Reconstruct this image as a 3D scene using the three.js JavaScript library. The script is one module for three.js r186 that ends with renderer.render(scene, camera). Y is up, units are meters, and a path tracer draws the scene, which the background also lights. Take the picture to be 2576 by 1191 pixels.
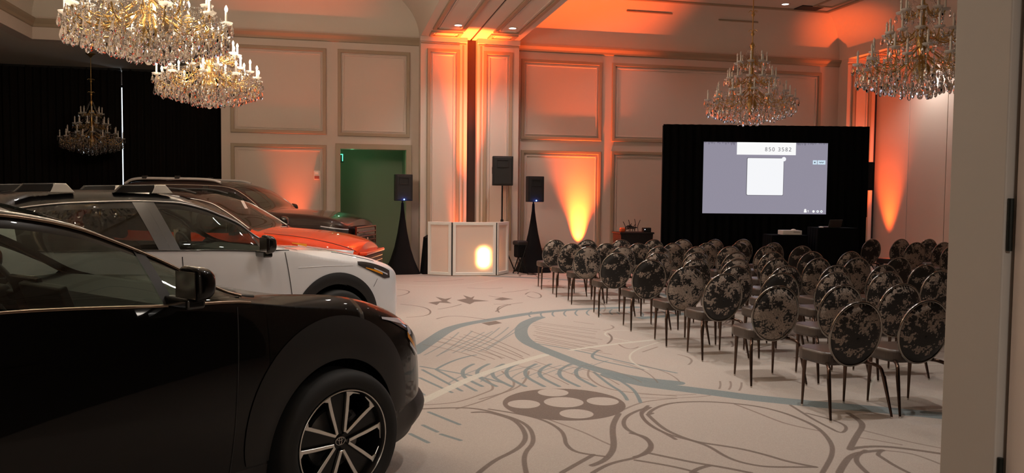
import * as THREE from 'three';
import { mergeGeometries, mergeVertices, toCreasedNormals } from 'three/addons/utils/BufferGeometryUtils.js';
import { RoundedBoxGeometry } from 'three/addons/geometries/RoundedBoxGeometry.js';
import { RectAreaLightUniformsLib } from 'three/addons/lights/RectAreaLightUniformsLib.js';

// ------------------------------------------------------------------ camera, sky, exposure
RectAreaLightUniformsLib.init();
const scene = new THREE.Scene();
const renderer = new THREE.WebGLRenderer({ antialias: true });
renderer.toneMapping = THREE.LinearToneMapping;
renderer.toneMappingExposure = 1.0;
renderer.shadowMap.enabled = true;
const F = 2000;                                              // focal length in pixels of a 2576 x 1191 frame
const camera = new THREE.PerspectiveCamera(2 * Math.atan(595.5 / F) * 180 / Math.PI, 2576 / 1191, 0.05, 120);
camera.position.set(0, 1.65, 0);
camera.rotation.order = 'YXZ';
camera.rotation.set(-Math.atan(100 / F), -12.5 * Math.PI / 180, 0.0097);
scene.add(camera);
scene.background = new THREE.Color().setRGB(0.75, 0.88, 1.0);  // overcast daylight outside the one window
scene.backgroundIntensity = 3.0;

// light levels (candela)
const I_DOWN = 14, I_BULB = 2.2, I_UP = 165, I_FOYER = 19;

// ------------------------------------------------------------------ helpers
let seed = 20240;
function rnd() { seed |= 0; seed = seed + 0x6D2B79F5 | 0; let t = Math.imul(seed ^ seed >>> 15, 1 | seed); t = t + Math.imul(t ^ t >>> 7, 61 | t) ^ t; return ((t ^ t >>> 14) >>> 0) / 4294967296; }
const rr = (a, b) => a + (b - a) * rnd();
const lerp = (a, b, t) => a + (b - a) * t;
const clamp = (x, a, b) => Math.min(b, Math.max(a, x));
const V = (x, y, z) => new THREE.Vector3(x, y, z);
const col = (r, g, b) => new THREE.Color().setRGB(r, g, b);
function mat(r, g, b, rough = 0.6, metal = 0, more = {}) { return new THREE.MeshPhysicalMaterial({ color: col(r, g, b), roughness: rough, metalness: metal, ...more }); }
const used = new Map();
function numbered(name) { const n = used.get(name) || 0; used.set(name, n + 1); return n ? `${name}_${String(n).padStart(3, '0')}` : name; }
function shade(o) { o.castShadow = true; o.receiveShadow = true; return o; }
function part(name, geometry, material, parent) { const m = shade(new THREE.Mesh(geometry, material)); m.name = name; parent.add(m); return m; }
function thing(name, label, category, [x, y, z] = [0, 0, 0], turn = 0, group) {
  const g = new THREE.Group(); g.name = numbered(name); g.position.set(x, y, z); g.rotation.y = turn;
  g.userData = { label, category }; if (group) g.userData.group = group; scene.add(g); return g;
}
function single(name, geometry, material, label, category, group) {
  const m = shade(new THREE.Mesh(geometry, material)); m.name = numbered(name); m.userData = { label, category };
  if (group) m.userData.group = group; scene.add(m); return m;
}
function structure(name, label) { const g = new THREE.Group(); g.name = name; g.userData = { kind: 'structure', label }; scene.add(g); return g; }
function subgroup(name, parent) { const g = new THREE.Group(); g.name = name; parent.add(g); return g; }
function bx(x0, x1, y0, y1, z0, z1) { const g = new THREE.BoxGeometry(Math.abs(x1 - x0), Math.abs(y1 - y0), Math.abs(z1 - z0)); g.translate((x0 + x1) / 2, (y0 + y1) / 2, (z0 + z1) / 2); return g; }
function rbx(x0, x1, y0, y1, z0, z1, r = 0.01, s = 2) { const g = new RoundedBoxGeometry(Math.abs(x1 - x0), Math.abs(y1 - y0), Math.abs(z1 - z0), s, r); g.translate((x0 + x1) / 2, (y0 + y1) / 2, (z0 + z1) / 2); return g; }
function plain(g) { g = g.index ? g.toNonIndexed() : g; for (const k of Object.keys(g.attributes)) if (!['position', 'normal', 'uv'].includes(k)) g.deleteAttribute(k); if (!g.attributes.normal) g.computeVertexNormals(); if (!g.attributes.uv) g.setAttribute('uv', new THREE.BufferAttribute(new Float32Array(g.attributes.position.count * 2), 2)); return g; }
function merged(list) { return mergeGeometries(list.map(plain)); }
function at(g, x, y, z, rx = 0, ry = 0, rz = 0, s = 1) { const m = new THREE.Matrix4().compose(V(x, y, z), new THREE.Quaternion().setFromEuler(new THREE.Euler(rx, ry, rz)), V(s, s, s)); return g.clone().applyMatrix4(m); }
function tube(points, r, seg = 24, rad = 8, closed = false) { return new THREE.TubeGeometry(new THREE.CatmullRomCurve3(points, closed), seg, r, rad, closed); }
function rod(a, b, r0, r1 = r0, n = 10) { const d = V().subVectors(b, a), g = new THREE.CylinderGeometry(r1, r0, d.length(), n); g.applyQuaternion(new THREE.Quaternion().setFromUnitVectors(V(0, 1, 0), d.clone().normalize())); g.translate((a.x + b.x) / 2, (a.y + b.y) / 2, (a.z + b.z) / 2); return g; }
function lathe(profile, n = 24) { return new THREE.LatheGeometry(profile.map(([x, y]) => new THREE.Vector2(x, y)), n); }
function frameShape(x0, x1, y0, y1, w) { const s = new THREE.Shape([[x0, y0], [x1, y0], [x1, y1], [x0, y1]].map(p => new THREE.Vector2(...p))); s.holes.push(new THREE.Path([[x0 + w, y0 + w], [x0 + w, y1 - w], [x1 - w, y1 - w], [x1 - w, y0 + w]].map(p => new THREE.Vector2(...p)))); return s; }
function frameGeo(x0, x1, y0, y1, w, depth, bevel = 0.008) { return new THREE.ExtrudeGeometry(frameShape(x0 + bevel, x1 - bevel, y0 + bevel, y1 - bevel, w - 2 * bevel), { depth: depth - bevel, bevelEnabled: true, bevelThickness: bevel, bevelSize: bevel, bevelSegments: 2 }); }
function noiseTex(size, fn, repeat = [1, 1], srgb = true) { const d = new Uint8Array(size * size * 4); for (let j = 0; j < size; j++) for (let i = 0; i < size; i++) { const c = fn(i / size, j / size), o = (j * size + i) * 4; d[o] = c[0]; d[o + 1] = c[1]; d[o + 2] = c[2]; d[o + 3] = 255; } const t = new THREE.DataTexture(d, size, size); t.wrapS = t.wrapT = THREE.RepeatWrapping; t.magFilter = THREE.LinearFilter; t.minFilter = THREE.LinearMipmapLinearFilter; t.repeat.set(...repeat); if (srgb) t.colorSpace = THREE.SRGBColorSpace; t.needsUpdate = true; return t; }
// periodic value noise
function valueNoise(n, s) { let st = s; const r = () => { st = (st * 1664525 + 1013904223) >>> 0; return st / 4294967296; }; const a = new Float32Array(n * n); for (let i = 0; i < n * n; i++) a[i] = r(); return (u, v) => { const x = u * n, y = v * n, i = Math.floor(x), j = Math.floor(y), f = x - i, g = y - j, sf = f * f * (3 - 2 * f), sg = g * g * (3 - 2 * g), w = (p, q) => a[((q % n) + n) % n * n + ((p % n) + n) % n]; return lerp(lerp(w(i, j), w(i + 1, j), sf), lerp(w(i, j + 1), w(i + 1, j + 1), sf), sg); }; }

// ------------------------------------------------------------------ materials
const plasterBump = (() => { const a = valueNoise(64, 5), b = valueNoise(128, 9); return noiseTex(256, (u, v) => { const k = 120 + 60 * (a(u, v) - 0.5) + 60 * (b(u, v) - 0.5); return [k, k, k]; }, [1, 1], false); })();
const M = {
  wall: mat(0.62, 0.53, 0.46, 0.75, 0, { bumpMap: plasterBump, bumpScale: 0.0008 }),
  taupe: mat(0.36, 0.285, 0.2, 0.55),
  ceiling: mat(0.66, 0.6, 0.52, 0.85),
  panelDoor: mat(0.62, 0.54, 0.45, 0.6),
  groove: mat(0.035, 0.018, 0.014, 0.6),
  dark: mat(0.012, 0.011, 0.011, 0.6),
  seam: mat(0.12, 0.1, 0.08, 0.8),
  jamb: mat(0.42, 0.375, 0.335, 0.6),
  doorLeaf: mat(0.62, 0.52, 0.46, 0.5),
  hinge: mat(0.01, 0.012, 0.01, 0.45, 0.6),
  drape: mat(0.0028, 0.0028, 0.003, 1, 0, { specularIntensity: 0.2 }),
  curtain: mat(0.014, 0.011, 0.0095, 0.95, 0, { specularIntensity: 0.3 }),
  speaker: mat(0.008, 0.0065, 0.0065, 0.7),
  spandex: mat(0.006, 0.005, 0.0055, 0.9, 0, { specularIntensity: 0.3 }),
  chrome: mat(0.75, 0.73, 0.7, 0.12, 1),
  gold: mat(0.62, 0.4, 0.14, 0.28, 1),
  white: mat(0.85, 0.82, 0.77, 0.55),
  plastic: mat(0.7, 0.68, 0.64, 0.4),
  blackMetal: mat(0.015, 0.014, 0.014, 0.4, 0.7),
  crystal: new THREE.MeshPhysicalMaterial({ color: 0xffffff, roughness: 0.0, transmission: 1, thickness: 0.02, ior: 1.52, specularIntensity: 1 }),
  pan: new THREE.MeshPhysicalMaterial({ color: col(0.85, 0.82, 0.78), roughness: 0.35, transmission: 0.55, thickness: 0 }),
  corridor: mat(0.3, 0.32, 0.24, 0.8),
  candle: mat(0.72, 0.66, 0.58, 0.5),
  bulbOn: new THREE.MeshStandardMaterial({ color: 0xfff2dd, emissive: col(1, 0.82, 0.58), emissiveIntensity: 9, roughness: 0.3 }),
  bulbOff: new THREE.MeshPhysicalMaterial({ color: col(0.85, 0.78, 0.72), roughness: 0.25, transmission: 0.4, thickness: 0 }),
};
const CARPET_LINES=[['b',0.05,[[0.83,-4.6],[0.95,-4.79],[1.09,-4.92],[1.19,-5.04],[1.27,-5.21],[1.3,-5.43],[1.29,-5.65],[1.22,-5.79],[1.12,-5.93],[1.02,-5.92]]],
['b',0.045,[[1.11,-4.55],[1.14,-4.75],[1.2,-4.94],[1.29,-5.09],[1.34,-5.31],[1.35,-5.51],[1.3,-5.69],[1.21,-5.84],[1.09,-6.01],[0.92,-6.09],[0.65,-6.09]]],
['b',0.03,[[0.65,-6.21],[0.86,-6.2],[1.03,-6.3],[1.23,-6.51],[1.32,-6.61],[1.34,-6.85],[1.32,-7.04]]],
['b',0.03,[[0.91,-6.04],[1.09,-6.18],[1.22,-6.31],[1.47,-6.58],[1.55,-6.81],[1.55,-7.0],[1.53,-7.28]]],
['b',0.04,[[1.16,-5.99],[1.37,-5.81],[1.51,-5.61],[1.56,-5.35],[1.53,-5.16],[1.5,-5.05],[1.5,-4.91],[1.55,-4.82],[1.68,-4.74]]],
['b',0.025,[[1.52,-5.67],[1.64,-5.41],[1.71,-5.24],[1.76,-5.04],[1.79,-4.96]]],
['b',0.06,[[2.11,-5.68],[1.99,-5.47],[1.9,-5.24],[1.8,-4.92],[1.7,-4.74],[1.6,-4.63],[1.54,-4.6]]],
['b',0.03,[[2.16,-5.76],[2.34,-5.93],[2.53,-6.02],[2.74,-6.04]]],
['b',0.045,[[2.4,-5.81],[2.31,-5.76],[2.15,-5.62],[2.06,-5.46],[2.02,-5.3],[2.04,-5.18],[2.08,-5.05],[2.06,-4.91],[1.98,-4.79],[1.86,-4.68],[1.72,-4.64],[1.6,-4.57],[1.5,-4.47]]],
['b',0.05,[[1.32,-4.51],[1.44,-4.63],[1.61,-4.79]]],
['b',0.04,[[2.42,-5.81],[2.29,-5.69],[2.24,-5.52],[2.23,-5.3],[2.26,-5.13],[2.27,-5.0]]],
['b',0.03,[[2.37,-7.21],[2.28,-7.01],[2.25,-6.75],[2.27,-6.49],[2.41,-6.29],[2.77,-6.11]]],
['b',0.03,[[1.78,-7.24],[1.68,-6.91],[1.55,-6.65],[1.36,-6.45],[1.14,-6.3]]],
['b',0.045,[[2.37,-5.65],[2.3,-5.59],[2.41,-5.75],[2.6,-5.9],[2.79,-5.92],[2.97,-5.89],[3.14,-5.8],[3.29,-5.68],[3.38,-5.49],[3.41,-5.28],[3.41,-5.1],[3.36,-4.91],[3.27,-4.7],[3.18,-4.56],[3.06,-4.41],[2.87,-4.21]]],
['b',0.045,[[2.32,-5.62],[2.3,-5.45],[2.29,-5.23],[2.32,-5.08],[2.38,-4.92],[2.48,-4.84],[2.62,-4.72],[2.72,-4.56],[2.78,-4.42],[2.89,-4.31]]],
['b',0.04,[[2.42,-5.86],[2.31,-5.73],[2.26,-5.6],[2.22,-5.37],[2.25,-5.16],[2.3,-5.05],[2.37,-4.95],[2.43,-4.81],[2.43,-4.63],[2.46,-4.5],[2.55,-4.39],[2.66,-4.35],[2.89,-4.31]]],
['b',0.03,[[3.13,-5.78],[3.17,-5.57],[3.2,-5.34],[3.24,-5.16],[3.37,-4.99]]],
['b',0.035,[[3.56,-5.67],[3.53,-5.48],[3.5,-5.26],[3.49,-5.07],[3.48,-4.9],[3.59,-4.99],[3.65,-5.1],[3.63,-5.27],[3.55,-5.43]]],
['b',0.06,[[3.87,-5.37],[3.84,-5.2],[3.77,-5.05],[3.59,-4.87],[3.43,-4.7],[3.3,-4.56],[3.36,-4.6],[3.55,-4.61],[3.71,-4.52],[3.85,-4.39]]],
['b',0.06,[[2.97,-4.19],[3.08,-4.31],[3.25,-4.47],[3.39,-4.52],[3.52,-4.52]]],
['b',0.025,[[3.69,-4.94],[3.77,-4.77],[3.84,-4.62],[3.94,-4.49]]],
['b',0.025,[[3.55,-4.8],[3.63,-4.72],[3.73,-4.6]]],
['b',0.045,[[3.41,-4.54],[3.31,-4.48],[3.22,-4.38],[3.17,-4.27],[3.14,-4.16]]],
['b',0.04,[[3.52,-4.52],[3.43,-4.46],[3.42,-4.39],[3.39,-4.23],[3.39,-4.11]]],
['b',0.03,[[3.52,-4.52],[3.63,-4.47],[3.69,-4.37],[3.7,-4.21]]],
['b',0.05,[[1.86,-4.7],[1.96,-4.74],[2.05,-4.88],[2.08,-5.01],[2.08,-5.12],[2.02,-5.19]]],
['b',0.045,[[1.98,-4.75],[2.09,-4.63],[2.2,-4.51],[2.33,-4.41],[2.44,-4.29]]],
['b',0.04,[[1.84,-4.64],[1.97,-4.54],[2.1,-4.4],[2.12,-4.35]]],
['b',0.05,[[2.26,-4.46],[2.15,-4.43],[2.09,-4.36]]],
['b',0.02,[[2.5,-6.23],[2.69,-6.12],[2.96,-6.14]]],
['b',0.02,[[2.45,-6.11],[2.71,-6.04],[3.0,-6.05],[3.07,-6.08]]],
['b',0.025,[[3.56,-6.46],[3.47,-6.29],[3.39,-6.19]]],
['b',0.025,[[3.48,-6.52],[3.41,-6.35],[3.32,-6.24]]],
['b',0.025,[[3.39,-6.54],[3.32,-6.38],[3.25,-6.28]]],
['t',0.26,[[0.78,-8.29],[1.05,-8.96],[1.34,-9.71],[1.6,-10.07],[1.9,-10.31],[2.24,-10.55],[2.67,-10.88],[3.21,-11.11],[3.75,-11.22],[4.41,-11.26]]],
['t',0.24,[[2.73,-10.5],[2.5,-10.22],[2.29,-9.74],[2.15,-9.16],[2.12,-8.73],[2.16,-8.42],[2.24,-8.04],[2.35,-7.52],[2.47,-7.12],[2.62,-6.85],[2.8,-6.66],[2.97,-6.55]]],
['t',0.32,[[2.5,-6.95],[2.62,-6.62],[2.87,-6.39],[3.12,-6.18],[3.34,-5.97],[3.58,-5.8],[3.81,-5.64],[4.21,-5.41],[4.55,-5.17]]],
['t',0.055,[[1.32,-7.65],[1.19,-7.47],[1.14,-7.21],[1.15,-7.01],[1.24,-6.73]]],
['t',0.055,[[1.47,-7.63],[1.33,-7.44],[1.27,-7.19],[1.28,-6.98],[1.36,-6.71]]],
['t',0.055,[[1.61,-7.6],[1.47,-7.42],[1.41,-7.16],[1.41,-6.96],[1.49,-6.68]]],
['t',0.055,[[1.75,-7.58],[1.6,-7.39],[1.54,-7.14],[1.54,-6.94],[1.61,-6.66]]],
['t',0.055,[[1.93,-7.55],[1.78,-7.36],[1.71,-7.11],[1.71,-6.91],[1.77,-6.63]]],
['t',0.055,[[2.07,-7.52],[1.92,-7.34],[1.84,-7.09],[1.84,-6.89],[1.9,-6.61]]],
['t',0.055,[[2.27,-7.49],[2.11,-7.31],[2.02,-7.05],[2.01,-6.85],[2.07,-6.58]]],
['t',0.055,[[2.43,-7.46],[2.26,-7.28],[2.18,-7.03],[2.16,-6.83],[2.21,-6.55]]],
['t',0.045,[[0.8,-7.63],[1.25,-7.12]]],
['t',0.045,[[0.74,-7.15],[0.95,-6.56]]],
['t',0.045,[[0.93,-7.46],[1.16,-6.58]]],
['t',0.045,[[0.69,-5.99],[0.87,-5.62]]],
['t',0.045,[[0.61,-5.65],[0.69,-5.47]]],
['t',0.045,[[0.71,-5.41],[0.82,-5.25]]],
['t',0.045,[[0.5,-5.46],[0.6,-5.24]]],
['t',0.045,[[0.68,-6.66],[0.71,-6.52]]],
['t',0.045,[[0.8,-7.48],[1.04,-6.6]]],
['t',0.045,[[0.94,-7.5],[1.18,-7.96],[1.42,-8.09]]],
['t',0.045,[[1.27,-7.12],[1.44,-6.83]]],
['t',0.045,[[2.5,-6.97],[2.51,-6.57],[2.49,-6.28],[2.4,-5.97]]],
['t',0.045,[[2.38,-7.1],[2.35,-6.6],[2.38,-6.3],[2.32,-6.06]]],
['t',0.045,[[2.21,-8.61],[2.55,-8.17],[2.84,-7.43],[3.14,-6.93]]],
['t',0.045,[[2.78,-8.13],[2.53,-7.81],[2.67,-7.46],[2.88,-7.12]]],
['t',0.03,[[0.89,-8.17],[1.19,-8.7],[1.45,-9.48]]],
['t',0.03,[[1.01,-8.09],[1.32,-8.73],[1.63,-9.55]]],
['t',0.03,[[1.07,-8.22],[1.35,-8.64],[1.76,-9.45]]],
['t',0.03,[[1.2,-8.23],[1.47,-8.74],[1.87,-9.49]]],
['t',0.03,[[1.3,-8.28],[1.61,-8.77],[2.01,-9.74]]],
['t',0.03,[[1.37,-8.31],[1.73,-8.77],[2.13,-9.76]]],
['t',0.03,[[1.48,-8.26],[1.84,-8.82],[2.25,-9.79]]],
['t',0.03,[[1.57,-8.32],[1.9,-8.99],[2.45,-9.95]]],
['b',0.024,[[0.94,-8.76],[1.23,-8.46],[1.47,-7.82]]],
['b',0.024,[[1.12,-8.91],[1.34,-8.57],[1.57,-7.84]]],
['b',0.024,[[1.13,-8.93],[1.41,-8.56],[1.68,-7.88]]],
['b',0.024,[[1.2,-9.12],[1.53,-8.6],[1.65,-7.86]]],
['b',0.024,[[1.3,-9.19],[1.55,-8.65],[1.78,-7.74]]],
['b',0.024,[[1.42,-9.2],[1.65,-8.78],[1.87,-7.79]]],
['b',0.024,[[1.49,-9.31],[1.77,-8.72],[1.88,-7.93]]],
['b',0.024,[[1.61,-9.57],[1.84,-8.76],[1.97,-7.98]]],
['b',0.026,[[2.55,-10.16],[2.78,-9.79],[3.22,-9.4]]],
['b',0.026,[[2.51,-10.0],[2.88,-9.66],[3.13,-9.26]]],
['b',0.026,[[2.47,-9.84],[2.69,-9.49],[3.06,-9.1]]],
['b',0.026,[[2.46,-9.69],[2.65,-9.3],[2.98,-8.87]]],
['b',0.026,[[2.44,-9.54],[2.64,-9.15],[3.02,-8.74]]],
['b',0.026,[[2.38,-9.4],[2.55,-9.08],[2.89,-8.52]]],
['b',0.026,[[2.37,-9.26],[2.6,-8.97],[2.87,-8.45]]],
['b',0.026,[[2.3,-9.14],[2.49,-8.76],[2.81,-8.34]]],
['b',0.026,[[2.31,-9.0],[2.5,-8.61],[2.79,-8.1]]],
['b',0.026,[[2.26,-8.88],[2.51,-8.5],[2.79,-8.05]]],
['b',0.026,[[2.21,-8.76],[2.48,-8.36],[2.83,-7.88]]],
['t',0.036,[[2.75,-11.05],[2.62,-10.8],[2.61,-10.55]]],
['t',0.036,[[2.93,-11.06],[2.79,-10.8],[2.78,-10.56]]],
['t',0.036,[[3.1,-11.06],[2.96,-10.81],[2.95,-10.56]]],
['t',0.036,[[3.28,-11.07],[3.13,-10.81],[3.12,-10.56]]],
['t',0.036,[[3.45,-11.08],[3.3,-10.82],[3.29,-10.57]]],
['t',0.036,[[3.63,-11.08],[3.47,-10.83],[3.46,-10.57]]],
['t',0.036,[[3.81,-11.09],[3.65,-10.83],[3.64,-10.58]]],
['t',0.036,[[3.99,-11.1],[3.82,-10.84],[3.81,-10.58]]],
['t',0.028,[[0.96,-6.88],[1.13,-7.21],[1.38,-7.47]]],
['t',0.028,[[1.11,-6.95],[1.29,-7.2],[1.48,-7.43]]],
['t',0.028,[[1.26,-6.91],[1.38,-7.23],[1.64,-7.44]]],
['t',0.028,[[1.4,-7.01],[1.55,-7.26],[1.85,-7.46]]],
['t',0.028,[[1.56,-7.0],[1.68,-7.24],[1.95,-7.46]]],
['t',0.028,[[1.65,-6.95],[1.89,-7.25],[2.16,-7.45]]],
['t',0.028,[[1.8,-6.98],[2.01,-7.26],[2.36,-7.51]]],
['t',0.028,[[2.0,-7.07],[2.16,-7.31],[2.48,-7.46]]],
['t',0.028,[[2.15,-7.07],[2.34,-7.29],[2.69,-7.59]]],
['b',0.02,[[1.72,-7.52],[1.91,-7.28],[2.0,-6.66]]],
['b',0.02,[[1.95,-7.67],[2.14,-7.11],[2.23,-6.79]]],
['b',0.02,[[2.17,-7.43],[2.42,-7.22],[2.44,-6.58]]],
['b',0.02,[[2.35,-7.4],[2.64,-7.22],[2.67,-6.63]]],
['b',0.02,[[2.74,-7.56],[2.96,-7.2],[2.81,-6.59]]],
['b',0.02,[[2.9,-7.41],[3.13,-7.01],[3.02,-6.59]]],
['c',0.13,[[0.67,-6.31],[0.98,-6.76],[1.25,-7.12],[1.66,-7.56],[2.13,-7.97]]],
['c',0.09,[[2.48,-8.18],[2.86,-8.36],[3.35,-8.53],[3.79,-8.67]]],
['c',0.03,[[3.75,-8.96],[3.59,-9.31],[3.33,-9.32],[3.18,-9.14],[3.14,-8.83],[3.34,-8.51]]],
['c',0.03,[[3.69,-8.52],[3.4,-8.3],[3.1,-7.98],[2.94,-7.66],[2.89,-7.34],[2.93,-7.11]]],
['c',0.04,[[1.11,-14.81],[1.68,-14.46],[2.32,-14.65],[2.92,-15.16],[3.33,-15.73]]],
['b',0.035,[[1.06,-14.03],[1.27,-13.88],[1.17,-13.31],[0.99,-13.11]]],
['b',0.035,[[0.96,-12.11],[1.24,-11.88],[1.35,-11.35],[1.22,-10.81],[0.94,-10.78]]],
['b',0.035,[[1.46,-11.5],[1.67,-11.64],[1.87,-11.97]]],
['b',0.035,[[1.32,-10.58],[1.49,-10.85],[1.75,-10.73],[2.0,-10.4]]],
['b',0.035,[[2.24,-11.13],[2.46,-11.7],[2.69,-11.85],[2.37,-11.9]]],
['b',0.035,[[3.13,-13.03],[3.3,-13.48],[3.41,-13.11],[3.3,-12.57],[3.14,-12.48],[3.11,-12.81]]],
['b',0.035,[[2.79,-13.31],[3.12,-13.5],[3.35,-13.72]]],
['b',0.035,[[2.32,-14.11],[2.66,-13.81],[2.94,-14.03]]],
['b',0.035,[[1.47,-15.34],[1.92,-15.13],[2.47,-15.58]]],
['b',0.035,[[2.27,-11.04],[2.29,-11.37],[2.47,-11.79],[2.84,-12.02]]],
['b',0.035,[[3.0,-8.48],[3.2,-8.77],[3.23,-9.1]]],
['b',0.035,[[3.75,-14.33],[3.89,-13.9]]],
['b',0.035,[[2.48,-12.9],[2.77,-12.43]]],
['b',0.03,[[6.7,-19.34],[7.28,-19.69],[6.64,-17.54]]],
['b',0.03,[[3.25,-9.33],[3.5,-9.48],[3.47,-9.69]]],
['b',0.03,[[3.09,-10.07],[3.28,-9.82]]],
['b',0.03,[[3.11,-8.41],[3.06,-7.97],[3.27,-8.23]]],
['b',0.03,[[3.21,-7.95],[3.48,-8.19]]],
['b',0.03,[[3.53,-7.75],[3.65,-7.53],[3.42,-7.26]]],
['b',0.03,[[4.08,-11.99],[4.04,-11.4],[3.79,-10.9]]]];
const CARPET_DISCS=[[1.78, -6.05, 0.49], [1.79, -6.41, 0.13], [1.46, -6.09, 0.13], [1.79, -6.09, 0.16], [2.11, -6.06, 0.13], [1.79, -5.74, 0.13]];
const CARPET_BLOTS=[[[1.39, -12.23], [1.63, -12.39], [1.59, -12.92], [1.71, -12.63], [1.84, -12.77], [1.7, -12.38], [1.74, -12.09], [1.57, -12.21], [1.49, -11.94]], [[1.87, -12.46], [2.06, -12.64], [2.07, -13.07], [2.15, -12.73], [2.24, -12.93], [2.14, -12.52], [2.37, -12.29], [2.12, -12.22], [2.0, -11.95]], [[2.48, -12.47], [2.66, -12.7], [2.78, -12.47], [2.58, -12.32]], [[1.85, -10.14], [2.07, -10.29], [2.12, -10.1], [1.91, -9.93]]];
// ------------------------------------------------------------------ the room: x to the right, z = 0 at the camera, far wall at z = -17.7
const ZW = -17.7, ZP = -17.35, HC = 5.15, HB = 5.1, HT = 6.0;

// carpet, drawn in metres
function carpetTile(x0, x1, z0, z1, res) {
  const W = res, H = Math.min(2048, Math.round(res * (z1 - z0) / (x1 - x0)));
  const c = document.createElement('canvas'); c.width = W; c.height = H;
  const g = c.getContext('2d'), sx = W / (x1 - x0), sz = H / (z1 - z0);
  g.fillStyle = 'rgb(163,153,145)'; g.fillRect(0, 0, W, H);
  g.save(); g.setTransform(sx, 0, 0, sz, -x0 * sx, -z0 * sz);
  const B = 'rgb(106,93,86)', T = 'rgb(108,118,120)', C = 'rgb(176,172,162)';
  // woven-in tone patches
  const n1 = valueNoise(24, 77);
  for (let x = Math.floor(x0 / 0.25) * 0.25; x < x1; x += 0.25) for (let z = Math.floor(z0 / 0.25) * 0.25; z < z1; z += 0.25) { const k = n1(x / 9, z / 9); g.fillStyle = k > 0.5 ? `rgba(174,164,155,${(k - 0.5) * 0.4})` : `rgba(137,126,117,${(0.5 - k) * 0.4})`; g.fillRect(x, z, 0.26, 0.26); }
  g.lineCap = 'round'; g.lineJoin = 'round';
  const path = p => { g.beginPath(); g.moveTo(...p[0]); if (p.length === 2) g.lineTo(...p[1]); else { for (let i = 1; i < p.length - 1; i++) { const m = i === p.length - 2 ? p[i + 1] : [(p[i][0] + p[i + 1][0]) / 2, (p[i][1] + p[i + 1][1]) / 2]; g.quadraticCurveTo(p[i][0], p[i][1], m[0], m[1]); } } };
  const stroke = (k, w, p) => { g.strokeStyle = k === 'b' ? B : k === 't' ? T : C; g.lineWidth = w * (k === 'b' ? 0.72 : k === 't' ? (w > 0.1 ? 0.66 : 0.7) : 0.75); g.globalAlpha = w < 0.031 && k !== 'c' ? 0.62 : 0.92; path(p); g.stroke(); g.globalAlpha = 1; };
  const all = (dx, dz, flip) => {
    const q = p => flip ? [dx - p[0], dz - p[1]] : [p[0] + dx, p[1] + dz];
    for (const [k, w, p] of CARPET_LINES) stroke(k, w, p.map(q));
    g.fillStyle = B; const [d0, ...ds] = CARPET_DISCS; const o = q(d0); g.beginPath(); g.arc(o[0], o[1], d0[2], 0, 7); g.fill();
    g.fillStyle = 'rgb(165,155,147)'; for (const d of ds) { const e = q(d); g.beginPath(); g.arc(e[0], e[1], d[2], 0, 7); g.fill(); }
    g.fillStyle = B; for (const b of CARPET_BLOTS) { g.beginPath(); b.forEach((p, i) => i ? g.lineTo(...q(p)) : g.moveTo(...q(p))); g.fill(); }
  };
  all(7.6, -21.4, true); all(13.6, -16.4, true); all(-5.2, -1.8, false); all(6.4, -3.2, false);
  // the traced field overrides the repeats that run into it
  g.fillStyle = 'rgb(163,153,145)'; g.beginPath(); [[-0.3, -3.2], [2.6, -3.2], [4.3, -5.2], [4.3, -9.5], [3.6, -11.5], [3.6, -15.6], [0.6, -15.6], [0.2, -9.5], [-0.3, -6]].forEach((p, i) => i ? g.lineTo(...p) : g.moveTo(...p)); g.fill();
  all(0, 0, false);
  g.restore();
  // pile: fine speckle
  const im = g.getImageData(0, 0, W, H), d = im.data; let s = 99 + W + H;
  for (let i = 0; i < d.length; i += 4) { s = (s * 1664525 + 1013904223) >>> 0; const k = ((s >>> 24) / 255 - 0.5) * 16; d[i] += k; d[i + 1] += k; d[i + 2] += k; }
  g.putImageData(im, 0, 0);
  const t = new THREE.CanvasTexture(c); t.colorSpace = THREE.SRGBColorSpace; t.anisotropy = 8; return t;
}
{
  const floor = structure('floor', 'patterned beige ballroom carpet with brown and teal curves');
  part('slab', bx(-10, 14, -0.2, -0.004, -22.2, 3.4), mat(0.3, 0.27, 0.24, 0.9), floor);
  for (const [x0, x1, z0, z1, res] of [[-0.5, 6.5, -9.5, -1.53, 1800], [-0.5, 6.5, -17.7, -9.5, 1748], [6.5, 13.1, -17.7, -9.5, 1400], [6.5, 13.1, -9.5, -1.53, 1024], [-7.5, -0.5, -17.7, -1.53, 800]]) {
    const g = new THREE.PlaneGeometry(x1 - x0, z1 - z0); g.rotateX(-Math.PI / 2); g.translate((x0 + x1) / 2, 0, (z0 + z1) / 2);
    part('carpet', g, new THREE.MeshStandardMaterial({ map: carpetTile(x0, x1, z0, z1, res), roughness: 0.95 }), floor);
  }
  part('alcove_carpet', bx(-9.9, -2.3, -0.01, 0, -22.1, ZW), mat(0.3, 0.26, 0.22, 0.95), floor);
  part('corridor_carpet', bx(0.05, 1.6, -0.01, 0, -19.6, ZW), mat(0.3, 0.26, 0.22, 0.95), floor);
  part('foyer_carpet', bx(-2.5, 3.5, -0.01, 0, -1.53, 3.3), mat(0.3, 0.26, 0.22, 0.95), floor);
}
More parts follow.
